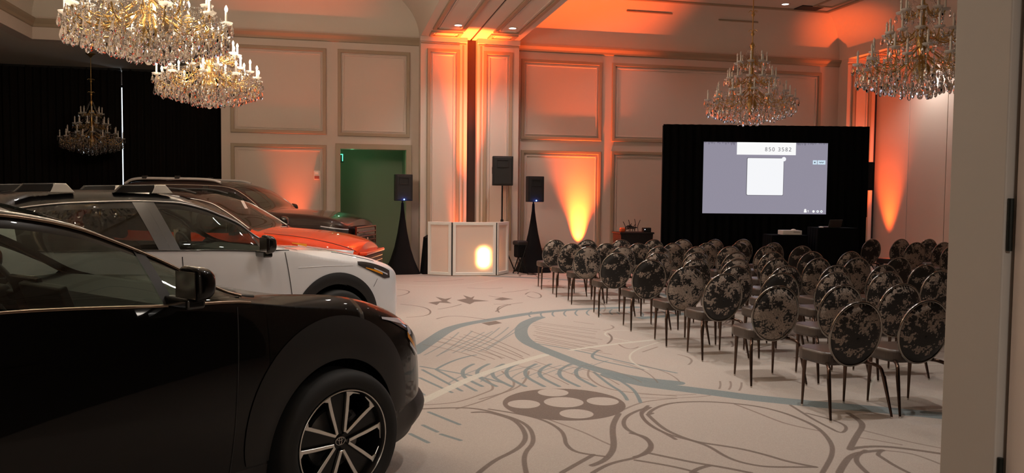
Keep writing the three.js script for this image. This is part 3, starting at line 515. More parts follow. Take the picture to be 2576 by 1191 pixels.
function makeChair(v) {
  const t = new THREE.Group();
  part('seat', chairGeo.seat, seatMat, t); part('seat_frame', chairGeo.ap, legMat, t);
  const b = part('backrest', chairGeo.back, fabrics[v], t); part('button', chairGeo.button, M.dark, b);
  part('back_rim', chairGeo.rim, frameMat, t); part('back_post', chairGeo.post, legMat, t);
  chairGeo.rear.forEach((g, i) => { const l = part('leg', g, legMat, t), f = part('foot_cap', chairGeo.foot, footMat, l); f.position.set((i ? 1 : -1) * 0.262, 0, 0.345); });
  chairGeo.front.forEach((g, i) => { const l = part('leg', g, legMat, t), f = part('foot_cap', chairGeo.foot, footMat, l); f.position.set((i ? 1 : -1) * 0.19, 0, -0.13); });
  return t;
}
{
  const protos = fabrics.map((_, i) => makeChair(i));
  const ord = ['first', 'second', 'third', 'fourth', 'fifth', 'sixth', 'seventh', 'eighth', 'ninth'];
  // back-top positions of the left block, row by row from the camera: z, then x of each chair
  const rows = [[-5.22, [3.84, 4.44]], [-6.3, [3.83, 4.46, 5.08]], [-7.42, [3.88, 4.52, 5.17, 5.8, 6.42]], [-8.2, [3.83, 4.42, 5.07, 5.7, 6.33, 6.9]], [-9.24, [3.82, 4.42, 5.01, 5.58, 6.14, 6.74, 7.36]], [-10.4, [3.8, 4.42, 5.0, 5.6, 6.2, 6.84, 7.46]], [-11.7, [3.8, 4.38, 4.98, 5.6, 6.2, 6.84, 7.5]], [-12.6, [3.8, 4.4, 5.0, 5.6, 6.24, 6.86, 7.5]], [-13.7, [3.84, 4.45, 5.1, 5.72, 6.3, 6.92, 7.52]]];
  const right = [[-11.7, [10.38, 11.0]], [-12.6, [10.4, 11.0, 11.62]], [-13.7, [10.3, 10.95, 11.6, 12.22]]];
  const put = (x, z, label, group) => { const c = protos[Math.floor(rnd() * protos.length)].clone(); c.name = numbered('banquet_chair'); c.position.set(x + rr(-0.012, 0.012), 0, z - 0.3); c.rotation.y = rr(-0.05, 0.05); c.userData = { label, category: 'chair', group }; scene.add(c); };
  rows.forEach(([z, xs], r) => xs.forEach((x, k) => put(x, z, `mottled oval-back chair, ${ord[k]} from the open floor in the ${r ? ord[r] + ' row from the camera' : 'row nearest the camera'}`, 'banquet chairs of the left block')));
  right.forEach(([z, xs], r) => xs.forEach((x, k) => put(x, z, `mottled oval-back chair, ${ord[k]} right of the centre aisle, ${['third', 'second', 'first'][r]} row from the screen`, 'banquet chairs of the right block')));
}
// ------------------------------------------------------------------ projection screen in its black drape kit
{
  const P = V(8.72, 0, -15.05), turn = -0.19;                    // faces the seats, turned to the camera
  const t = thing('projection_screen', 'large projection screen framed in black drapes showing a meeting page', 'screen', [P.x, 0, P.z], turn);
  const W = 2.16, x0 = -1.31, x1 = 1.3, y0 = 1.345, y1 = 2.83, TOP = 3.18;
  const pleat = (a, b, yb, yt, z = 0, amp = 0.012, per = 0.16) => { const n = Math.max(4, Math.round((b - a) / 0.02)), g = new THREE.PlaneGeometry(b - a, yt - yb, n, 1), p = g.attributes.position; g.translate((a + b) / 2, (yb + yt) / 2, z); for (let i = 0; i < p.count; i++) { const x = p.getX(i); p.setZ(i, z + amp * Math.sin(x * 2 * Math.PI / per) + 0.5 * amp * Math.sin(x * 23.1 + 1)); } g.computeVertexNormals(); return g; };
  const dm = M.drape.clone(); dm.side = THREE.DoubleSide;
  part('drape_skirt', pleat(-W, W - 0.03, 0.02, y0 - 0.04, 0.03, 0.025), dm, t);
  part('drape_wing', pleat(-W + 0.005, x0 - 0.05, y0 - 0.05, TOP, 0.02, 0.02), dm, t);
  part('drape_wing', pleat(x1 + 0.05, W - 0.005, y0 - 0.05, TOP, 0.02, 0.02), dm, t);
  part('drape_valance', pleat(x0 - 0.06, x1 + 0.06, y1 + 0.04, TOP, 0.02, 0.012), dm, t);
  part('screen_border', frameGeo(x0 - 0.06, x1 + 0.06, y0 - 0.06, y1 + 0.06, 0.062, 0.03, 0.004).translate(0, 0, -0.01), M.drape, t);
  part('pipe_frame', merged([rod(V(-W + 0.03, 0.0, -0.06), V(-W + 0.03, TOP - 0.02, -0.06), 0.025), rod(V(W - 0.05, 0.0, -0.06), V(W - 0.05, TOP - 0.02, -0.06), 0.025), rod(V(-W + 0.03, TOP - 0.03, -0.06), V(W - 0.05, TOP - 0.03, -0.06), 0.025), bx(-W, -W + 0.06, 0, 0.02, -0.3, 0.05), bx(W - 0.08, W - 0.02, 0, 0.02, -0.3, 0.05)]), M.blackMetal, t);
  // the page on the screen
  const c = document.createElement('canvas'); c.width = 1312; c.height = 744; const g = c.getContext('2d');
  g.fillStyle = '#9490a0'; g.fillRect(0, 0, 1312, 744);
  // soft ragged dark edge of the drape's top, as in the projected photograph of a curtain
  for (let i = 0; i < 46; i++) { const x = i * 29 + rr(-8, 8), h = rr(14, 40); g.fillStyle = `rgba(94,90,104,${rr(0.3, 0.6)})`; g.beginPath(); g.moveTo(x - 18, 0); g.lineTo(x + 18, 0); g.lineTo(x + rr(-8, 8), h); g.fill(); }
  g.fillStyle = '#ffffff'; g.fillRect(352, 0, 622, 130); g.fillStyle = '#3e3c46'; g.font = '54px sans-serif'; g.textBaseline = 'middle'; let tx = 646; for (const ch of '850 3582') { g.fillText(ch, tx, 72); tx += ch === ' ' ? 24 : 38; }
  g.fillStyle = '#5a5860'; g.beginPath(); g.roundRect(460, 160, 392, 392, 14); g.fill(); g.fillStyle = '#fbfcff'; g.beginPath(); g.roundRect(466, 164, 382, 384, 12); g.fill(); g.beginPath(); g.arc(850, 172, 23, 0, 7); g.fill();
  g.fillStyle = '#cfe4f4'; g.fillRect(1156, 180, 44, 44); g.fillRect(1206, 180, 84, 44); g.fillStyle = '#56606c'; g.fillRect(1170, 196, 14, 14); for (let i = 0; i < 5; i++) g.fillRect(1224 + i * 10, 196 + (i % 2) * 3, 7, 11);
  g.fillStyle = '#ffffff'; g.beginPath(); g.arc(1090, 700, 12, 0, 7); g.fill(); g.fillRect(1076, 708, 30, 18); g.font = 'bold 32px sans-serif'; g.fillText('1', 1112, 712);
  for (const x of [1178, 1222, 1262]) { g.beginPath(); g.arc(x, 714, 13, 0, 7); g.fill(); } g.fillStyle = '#6d90a8'; g.beginPath(); g.arc(1222, 714, 5, 0, 7); g.fill(); g.fillRect(1257, 710, 10, 8);
  const tex = new THREE.CanvasTexture(c); tex.colorSpace = THREE.SRGBColorSpace;
  const sg = new THREE.BoxGeometry(x1 - x0, y1 - y0, 0.006).translate((x0 + x1) / 2, (y0 + y1) / 2, 0);
  part('screen', sg, [0, 1, 2, 3].map(() => M.dark).concat([new THREE.MeshStandardMaterial({ color: 0x080808, roughness: 0.8, emissiveMap: tex, emissive: 0xffffff, emissiveIntensity: 0.95 }), M.dark]), t);
  const a = new THREE.RectAreaLight(col(0.8, 0.8, 1), 0.45, x1 - x0, y1 - y0); a.position.copy(V((x0 + x1) / 2, (y0 + y1) / 2, 0.03).applyAxisAngle(V(0, 1, 0), turn).add(P)); a.rotation.y = turn + Math.PI; scene.add(a);
}
// ------------------------------------------------------------------ loudspeakers
function speakerBox(w, h, d) {
  const g = new THREE.Group(), s = new THREE.Shape([[-w / 2, d / 2], [w / 2, d / 2], [w / 2, 0], [w * 0.3, -d / 2], [-w * 0.3, -d / 2], [-w / 2, 0]].map(p => new THREE.Vector2(p[0], -p[1])));
  const b = new THREE.ExtrudeGeometry(s, { depth: h - 0.03, bevelEnabled: true, bevelThickness: 0.015, bevelSize: 0.012, bevelSegments: 3 }); b.rotateX(-Math.PI / 2); b.translate(0, 0.015, 0);
  part('cabinet', b, M.speaker, g); part('grille', rbx(-w / 2 + 0.02, w / 2 - 0.02, 0.03, h - 0.03, d / 2 + 0.005, d / 2 + 0.02, 0.01), M.dark, g);
  part('horn_frame', frameGeo(-w * 0.3, w * 0.3, h * 0.62, h * 0.88, 0.012, 0.012, 0.003).translate(0, 0, d / 2 + 0.016), M.speaker, g);
  return g;
}
function asThing(g, name, label, category, x, y, z, turn, group) { g.name = numbered(name); g.userData = { label, category }; if (group) g.userData.group = group; g.position.set(x, y, z); g.rotation.y = turn; scene.add(g); return g; }
const led = new THREE.MeshStandardMaterial({ color: 0x1122ff, emissive: col(0.12, 0.25, 1), emissiveIntensity: 14 });
function scrimStand(label) {
  const g = new THREE.Group(), pos = [], idx = [], N = 28, prof = [[0, 0.345], [0.12, 0.30], [0.3, 0.235], [0.55, 0.165], [0.85, 0.105], [1.15, 0.06], [1.35, 0.035], [1.5, 0.026]];
  prof.forEach(([y, r], j) => { for (let k = 0; k < N; k++) { const a = k / N * Math.PI * 2, sq = lerp(1 / Math.max(Math.abs(Math.cos(a)), Math.abs(Math.sin(a))), 1, j / (prof.length - 1) * 0.8 + 0.15), f = r * Math.min(sq, 1.3); pos.push(Math.cos(a) * f, y, Math.sin(a) * f); } });
  for (let j = 0; j < prof.length - 1; j++) for (let k = 0; k < N; k++) { const p = j * N + k, q = j * N + (k + 1) % N; idx.push(p, p + N, q + N, p, q + N, q); }
  const s = new THREE.BufferGeometry(); s.setAttribute('position', new THREE.Float32BufferAttribute(pos, 3)); s.setIndex(idx); s.computeVertexNormals();
  const m = M.spandex.clone(); m.side = THREE.DoubleSide; part('stretch_cover', s, m, g);
  part('pole', rod(V(0, 0.01, 0), V(0, 1.54, 0), 0.018), M.blackMetal, g);
  for (let k = 0; k < 3; k++) { const a = k * 2.094 + 0.4; part('tripod_leg', rod(V(0, 0.5, 0), V(Math.cos(a) * 0.28, 0.012, Math.sin(a) * 0.28), 0.011), M.blackMetal, g); }
  return g;
}
for (const [x, z, label, sl] of [[1.38, -17.0, 'black speaker stand in stretch cover left of the white facade', 'black loudspeaker with blue light, left of the white facade'], [4.24, -16.98, 'black speaker stand in stretch cover right of the white facade', 'black loudspeaker with blue light, right of the white facade']]) {
  asThing(scrimStand(), 'speaker_stand', label, 'speaker stand', x, 0, z, 0.15, 'covered speaker stands');
  const s = asThing(speakerBox(0.34, 0.56, 0.3), 'loudspeaker', sl, 'loudspeaker', x, 1.542, z, 0.12, 'loudspeakers on covered stands');
  part('led_light', new THREE.SphereGeometry(0.014, 12, 8).translate(0, 0.03, 0.178), led, s);
  const l = new THREE.PointLight(col(0.1, 0.2, 1), 0.05, 0, 2); l.position.set(x + 0.03, 1.55, z + 0.21); l.castShadow = true; scene.add(l);
}
{ // taller speaker on an open tripod behind the facade
  const t = thing('speaker_tripod', 'tall black tripod stand behind the right end of the facade', 'speaker stand', [3.53, 0, -16.95]);
  part('pole', merged([rod(V(0, 0.12, 0), V(0, 1.15, 0), 0.02), rod(V(0, 1.1, 0), V(0, 1.89, 0), 0.0165)]), M.blackMetal, t); part('collar', lathe([[0.02, 1.08], [0.032, 1.09], [0.032, 1.15], [0.02, 1.16]], 14), M.blackMetal, t);
  for (let k = 0; k < 3; k++) { const a = k * 2.094 + 0.35; const l = part('tripod_leg', merged([rod(V(0, 0.72, 0), V(Math.cos(a) * 0.3, 0.015, Math.sin(a) * 0.3), 0.013), rod(V(0, 0.2, 0), V(Math.cos(a) * 0.17, 0.32, Math.sin(a) * 0.168), 0.009)]), M.blackMetal, t); }
  const s = asThing(speakerBox(0.42, 0.63, 0.34), 'loudspeaker', 'tall black loudspeaker above the facade beside the pilaster', 'loudspeaker', 3.53, 1.892, -16.95, -0.15);
  part('side_handle', rbx(-0.226, -0.208, 0.25, 0.4, -0.06, 0.02, 0.006), M.dark, s);
  // speaker on a pole behind the right wing of the drapes
  const t2 = thing('speaker_pole', 'thin black speaker pole behind the right drape edge', 'speaker stand', [11.05, 0, -15.1]);
  part('pole', rod(V(0, 0.1, 0), V(0, 1.86, 0), 0.018), M.blackMetal, t2); for (let k = 0; k < 3; k++) { const a = k * 2.094 + 0.9; part('tripod_leg', rod(V(0, 0.65, 0), V(Math.cos(a) * 0.4, 0.012, Math.sin(a) * 0.4), 0.012), M.blackMetal, t2); }
  asThing(speakerBox(0.4, 0.6, 0.32), 'loudspeaker', 'black loudspeaker showing past the right edge of the drapes', 'loudspeaker', 11.05, 1.862, -15.1, -0.5);
}
// ------------------------------------------------------------------ white folding facade with a light behind its cloth
{
  const t = thing('folding_facade', 'white folding facade screen glowing amber at the centre panel', 'folding screen', [2.8, 0, -16.25]);
  const cloth = new THREE.MeshPhysicalMaterial({ color: col(0.86, 0.78, 0.71), roughness: 1, transmission: 0.35, thickness: 0, side: THREE.DoubleSide });
  const pts = [[-0.93, -0.32], [-0.46, -0.01], [0.47, 0.02], [0.82, -0.46]], H = 1.105;
  for (let i = 0; i < 3; i++) {
    const [ax, az] = pts[i], [bx_, bz] = pts[i + 1], L = Math.hypot(bx_ - ax, bz - az) - 0.028, a = Math.atan2(-(bz - az), bx_ - ax);
    const p = subgroup('panel', t); p.position.set((ax + bx_) / 2, 0.012, (az + bz) / 2); p.rotation.y = a;
    part('frame', frameGeo(-L / 2, L / 2, 0, H, 0.062, 0.05, 0.004).translate(0, 0, -0.025), M.white, p);
    part('scrim', new THREE.PlaneGeometry(L - 0.1, H - 0.1).translate(0, H / 2, -0.02), cloth, p);
  }
  for (const k of [1, 2]) part('hinge_post', rod(V(pts[k][0], 0.01, pts[k][1] - 0.012), V(pts[k][0], H, pts[k][1] - 0.012), 0.013), M.dark, t);
  const u = thing('uplight', 'amber light standing behind the centre panel of the facade', 'uplight', [3.0, 0, -16.4]);
  part('base', rbx(-0.08, 0.08, 0, 0.03, -0.07, 0.05, 0.008), M.blackMetal, u); part('post', rod(V(0, 0.02, 0), V(0, 0.24, 0), 0.012), M.blackMetal, u);
  part('bulb_light', new THREE.SphereGeometry(0.05, 20, 14).scale(1, 3.2, 1).translate(0, 0.38, 0.03), new THREE.MeshStandardMaterial({ color: 0x331500, emissive: col(1, 0.42, 0.1), emissiveIntensity: 10 }), u);
for (const y of [0.3, 0.46]) { const l = new THREE.SpotLight(col(1, 0.38, 0.11), 9, 0, 1.05, 1, 2); l.position.set(3.0, y, -16.39); l.target.position.set(3.0, y, -16); l.castShadow = true; l.shadow.radius = 1; scene.add(l, l.target); }
}
{ // black odds and ends beside the facade
  const s = new THREE.Shape([[-0.08, 0], [0.16, 0], [0.16, 0.62], [0.04, 0.75], [-0.01, 0.72], [-0.03, 0.5]].map(p => new THREE.Vector2(...p)));
  const b = thing('equipment_bag', 'black equipment bag standing left of the white facade', 'bag', [1.88, 0, -16.86], 0.1);
  part('bag_body', new THREE.ExtrudeGeometry(s, { depth: 0.3, bevelEnabled: true, bevelThickness: 0.03, bevelSize: 0.03, bevelSegments: 3 }).translate(0, 0.03, -0.15), M.spandex, b);
  part('strap', tube([V(0.05, 0.74, 0), V(0.09, 0.86, 0), V(0.12, 0.7, 0.02)], 0.012, 12, 6), M.dark, b);
  const c = thing('folding_stool', 'black padded stool behind the right end of the facade', 'stool', [3.84, 0, -16.47], 0.3);
  part('pad', rbx(-0.14, 0.12, 0.62, 0.72, -0.12, 0.12, 0.04, 4), M.speaker, c); part('drop_cloth', rbx(-0.12, 0.08, 0.36, 0.64, -0.1, 0.1, 0.04, 3), M.spandex, c);
  for (const q of [-1, 1]) part('leg', merged([rod(V(-0.12, 0.015, q * 0.1), V(0.1, 0.64, q * 0.1), 0.012), rod(V(0.13, 0.015, q * 0.085), V(-0.1, 0.64, q * 0.085), 0.012)]), M.blackMetal, c);
  const k = tube([V(4.04, 0.012, -16.6), V(4.1, 0.012, -16.45), V(4.16, 0.012, -16.3), V(4.05, 0.012, -16.25), V(3.98, 0.012, -16.4), V(4.06, 0.012, -16.55)], 0.008, 40, 6);
  single('power_cable', k, M.dark, 'black cable looped on the carpet between facade and right stand', 'cable');
}
{ // tub of cables in front of the wall panel
  const t = thing('equipment_tub', 'black tub heaped with cables before the wall panel', 'tub', [6.42, 0, -16.6]);
  const g = new THREE.CylinderGeometry(0.53, 0.46, 0.9, 4, 1, true); g.rotateY(Math.PI / 4); g.scale(1, 1, 0.7); g.translate(0, 0.45, 0); const dm = M.speaker.clone(); dm.side = THREE.DoubleSide; part('tub_wall', g.toNonIndexed(), dm, t); t.children[0].geometry.computeVertexNormals();
  part('tub_rim', frameGeo(-0.395, 0.395, -0.275, 0.275, 0.03, 0.03, 0.006).rotateX(-Math.PI / 2).translate(0, 0.87, 0), M.speaker, t); part('tub_lid', bx(-0.37, 0.37, 0.87, 0.898, -0.25, 0.25), M.dark, t);
  const cb = thing('cable_bundle', 'tangle of dark cables sticking up out of the black tub', 'cables', [6.4, 0.905, -16.62]);
  for (const [x, h, dx] of [[-0.12, 0.22, -0.1], [-0.03, 0.26, -0.05], [0.1, 0.28, -0.04], [0.13, 0.26, 0.05], [0.0, 0.16, 0.1], [-0.08, 0.18, 0.07], [0.08, 0.16, -0.12]]) part('cable', tube([V(x, 0.008, rr(-0.08, 0.06)), V(x + dx * 0.3, h * 0.5, 0), V(x + dx, h, rr(-0.05, 0.05))], 0.007, 12, 6), M.dark, cb);
  for (let k = 0; k < 5; k++) part('coil', new THREE.TorusGeometry(rr(0.05, 0.09), 0.011, 6, 20).rotateX(rr(0.9, 2.0)).translate(rr(-0.12, 0.08), rr(0.075, 0.1), rr(-0.06, 0.04)), M.dark, cb);
  const o = single('work_glove', rbx(-0.06, 0.06, 0, 0.1, -0.05, 0.05, 0.035, 4).translate(6.13, 0.9, -16.48), mat(0.75, 0.12, 0.03, 0.7), 'orange cloth bundle at the left end of the black tub', 'cloth');
  const r = thing('control_box', 'small black box with bright light on the tub\'s right side', 'device', [6.68, 0.9, -16.45]);
  part('case', rbx(-0.09, 0.09, 0, 0.1, -0.06, 0.06, 0.012), M.dark, r); part('led_light', new THREE.SphereGeometry(0.008, 8, 6).translate(-0.06, 0.06, 0.062), new THREE.MeshStandardMaterial({ color: 0xffffff, emissive: col(0.8, 0.85, 1), emissiveIntensity: 4 }), r);
}
// ------------------------------------------------------------------ black-clothed stands before the screen
function clothedTable(name, label, x, z, w, d, h, turn) {
  const t = thing(name, label, 'table', [x, 0, z], turn);
  part('table_top', rbx(-w / 2, w / 2, h - 0.03, h - 0.004, -d / 2, d / 2, 0.006), M.blackMetal, t);
  for (const a of [-1, 1]) for (const b of [-1, 1]) part('leg', rod(V(a * (w / 2 - 0.05), 0.01, b * (d / 2 - 0.05)), V(a * (w / 2 - 0.05), h - 0.03, b * (d / 2 - 0.05)), 0.014), M.blackMetal, t);
  const N = 120, pos = [], idx = []; for (let j = 0; j < 6; j++) for (let k = 0; k < N; k++) { const a = k / N * 4, e = Math.floor(a), f = a - e, y = h - j / 5 * (h - 0.02), o = (j / 5) * (0.03 + 0.018 * Math.sin(k * 0.9)), W2 = w / 2 + 0.012 + o, D2 = d / 2 + 0.012 + o; const c = [[-W2, -D2], [W2, -D2], [W2, D2], [-W2, D2]], p = c[e], q = c[(e + 1) % 4]; pos.push(lerp(p[0], q[0], f), y, lerp(p[1], q[1], f)); }
  for (let j = 0; j < 5; j++) for (let k = 0; k < N; k++) { const p = j * N + k, q = j * N + (k + 1) % N; idx.push(p, q, q + N, p, q + N, p + N); } const ci = pos.length / 3; pos.push(0, h, 0); for (let k = 0; k < N; k++) idx.push(ci, (k + 1) % N, k);
  const g = new THREE.BufferGeometry(); g.setAttribute('position', new THREE.Float32BufferAttribute(pos, 3)); g.setIndex(idx); g.computeVertexNormals(); const m = M.drape.clone(); m.side = THREE.DoubleSide; part('cloth', toCreasedNormals(g, 0.7), m, t); return t;
}
clothedTable('side_table', 'low black-clothed stand holding a white box before the screen', 8.42, -13.75, 0.66, 0.5, 0.975, -0.2);
clothedTable('presenter_table', 'tall black-clothed stand holding a laptop before the screen', 9.3, -13.55, 0.74, 0.5, 1.12, -0.2);
{
  const b = thing('cake_box', 'small white box on the low black stand', 'box', [8.46, 0.979, -13.66], -0.2);
  part('tray', rbx(-0.185, 0.185, 0, 0.085, -0.13, 0.13, 0.008), M.plastic, b); part('lid_dome', new THREE.SphereGeometry(0.05, 18, 8, 0, Math.PI * 2, 0, Math.PI / 2).scale(1, 0.55, 1).translate(0.05, 0.084, 0.05), M.plastic, b); part('label_strip', rbx(0.02, 0.15, 0.05, 0.058, 0.129, 0.133, 0.001), M.dark, b);
  const l = thing('laptop', 'open dark laptop on the tall black stand', 'laptop', [9.2, 1.124, -13.5], 0.25);
  part('keyboard_base', rbx(-0.17, 0.17, 0, 0.018, -0.12, 0.12, 0.005), mat(0.12, 0.115, 0.11, 0.4, 0.5), l); const lid = part('lid', rbx(-0.17, 0.17, 0, 0.14, -0.006, 0.006, 0.004).rotateX(0.25).translate(0, 0.016, 0.12), mat(0.06, 0.055, 0.05, 0.5, 0.3), l);
  const m = thing('computer_mouse', 'small pale mouse left of the laptop', 'mouse', [8.97, 1.124, -13.42], 0.2); part('shell', new THREE.SphereGeometry(0.035, 14, 8, 0, Math.PI * 2, 0, Math.PI / 2).scale(1, 0.7, 1.5), M.plastic, m);
}
// ------------------------------------------------------------------ wall devices, exit sign
{
  const a = thing('fire_alarm', 'small white and red alarm strobe on the wall beside the doorway', 'alarm', [-0.4, 2.07, ZW]);
  part('back_box', rbx(-0.065, 0.065, -0.09, 0.1, 0, 0.045, 0.012, 3), M.plastic, a); part('strobe', rbx(-0.035, 0.035, 0.03, 0.08, 0.04, 0.07, 0.01, 3), M.white, a); part('sounder', rbx(-0.05, 0.05, -0.075, -0.01, 0.04, 0.056, 0.006), mat(0.45, 0.1, 0.06, 0.5), a);
  const e = thing('exit_sign', 'green lit exit sign just inside the dark doorway', 'sign', [-0.085 + 0.05, 2.48, -18.28], 0);
  part('housing', rbx(-0.17, 0.205, -0.1, 0.115, -0.03, 0.025, 0.006), M.dark, e); part('hanger', rod(V(0.02, 0.11, 0), V(0.02, 0.42, 0), 0.01), M.dark, e);
  const lm = new THREE.MeshStandardMaterial({ color: 0x0a3a24, emissive: col(0.12, 1, 0.5), emissiveIntensity: 2.2 }), bar = (x0, x1, y0, y1) => bx(x0, x1, y0, y1, 0.024, 0.029);
  const X = s => { const g = bx(-0.008, 0.008, -0.085, 0.085, 0.024, 0.029); g.rotateZ(s * 0.42); g.translate(-0.035, 0.01, 0); return g; };
  part('sign_letter', merged([bar(-0.155, -0.138, -0.07, 0.09), bar(-0.14, -0.085, 0.074, 0.09), bar(-0.14, -0.095, 0.002, 0.018), bar(-0.14, -0.085, -0.07, -0.054)]), lm, e); part('sign_letter', merged([X(1), X(-1)]), lm, e); part('sign_letter', bar(0.035, 0.052, -0.07, 0.09), lm, e); part('sign_letter', merged([bar(0.125, 0.175, 0.074, 0.09), bar(0.172, 0.19, -0.07, 0.09)]), lm, e);
  const l = new THREE.PointLight(col(0.2, 1, 0.42), 0.4, 0, 2); l.position.set(0.35, 2.62, -18.2); l.castShadow = true; scene.add(l);
}
// ------------------------------------------------------------------ black curtains closing the alcove
{
  const cm = M.curtain.clone(); cm.side = THREE.DoubleSide;
  const curtain = (x0, x1) => { const n = Math.round((x1 - x0) / 0.018), g = new THREE.PlaneGeometry(x1 - x0, 4.6, n, 4), p = g.attributes.position; for (let i = 0; i < p.count; i++) { const x = p.getX(i) + (x0 + x1) / 2; p.setZ(i, 0.045 * Math.sin(x * 38) + 0.02 * Math.sin(x * 13.7)); } g.computeVertexNormals(); g.translate((x0 + x1) / 2, 2.385, -21.3); return g; };
  for (const [a, b, label] of [[-9.88, -5.158, 'black pleated curtain left of the bright gap'], [-5.126, -2.37, 'black pleated curtain between the bright gap and the cream wall']]) {
    const t = thing('blackout_curtain', label, 'curtain'); part('pleated_cloth', curtain(a, b), cm, t); part('curtain_rail', bx(a, b, 4.65, 4.698, -21.35, -21.25), M.dark, t);
  }
}
// ------------------------------------------------------------------ cars
// car axes: x forward with the front axle at 0, y up, +z the right-hand side (towards the camera)
function pch(pts) {                                               // monotone cubic through points
  const p = [...pts].sort((a, b) => a[0] - b[0]), n = p.length, d = [], m = new Array(n).fill(0);
  for (let i = 0; i < n - 1; i++) d.push((p[i + 1][1] - p[i][1]) / (p[i + 1][0] - p[i][0]));
  m[0] = d[0]; m[n - 1] = d[n - 2]; for (let i = 1; i < n - 1; i++) m[i] = d[i - 1] * d[i] <= 0 ? 0 : 2 / (1 / d[i - 1] + 1 / d[i]);
  return x => { if (x <= p[0][0]) return p[0][1]; if (x >= p[n - 1][0]) return p[n - 1][1]; let i = 0; while (x > p[i + 1][0]) i++; const h = p[i + 1][0] - p[i][0], t = (x - p[i][0]) / h, t2 = t * t, t3 = t2 * t; return (2 * t3 - 3 * t2 + 1) * p[i][1] + (t3 - 2 * t2 + t) * h * m[i] + (-2 * t3 + 3 * t2) * p[i + 1][1] + (t3 - t2) * h * m[i + 1]; };
}
const glassMat = new THREE.MeshPhysicalMaterial({ color: col(0.5, 0.56, 0.52), roughness: 0.02, transmission: 1, thickness: 0, ior: 1.5 });
const glassDark = new THREE.MeshPhysicalMaterial({ color: col(0.16, 0.17, 0.16), roughness: 0.02, transmission: 1, thickness: 0, ior: 1.5 });
const trimBlack = mat(0.008, 0.0075, 0.007, 0.22, 0, { clearcoat: 0.6, clearcoatRoughness: 0.05 });
const cladMat = mat(0.012, 0.011, 0.0105, 0.5);
const cabinMat = mat(0.012, 0.012, 0.012, 0.75), seatCloth = mat(0.02, 0.019, 0.018, 0.8), leatherMat = mat(0.3, 0.3, 0.26, 0.6);
const tyreMat = mat(0.013, 0.0125, 0.012, 0.75), rimDark = mat(0.012, 0.012, 0.012, 0.28, 0.4), rimBright = mat(0.72, 0.7, 0.66, 0.26, 1), lampGlass = new THREE.MeshPhysicalMaterial({ color: 0xffffff, roughness: 0.02, transmission: 1, thickness: 0, ior: 1.5 });
const amberLens = mat(0.75, 0.28, 0.01, 0.25, 0, { clearcoat: 1 }), lampDark = mat(0.05, 0.045, 0.045, 0.12, 0.3, { clearcoat: 1 }), lampSilver = mat(0.66, 0.66, 0.7, 0.3, 0.15, { clearcoat: 1 });
const paint = (r, g, b, rough = 0.35, metal = 0) => mat(r, g, b, rough, metal, { clearcoat: 1, clearcoatRoughness: 0.02, specularIntensity: 0.3 });

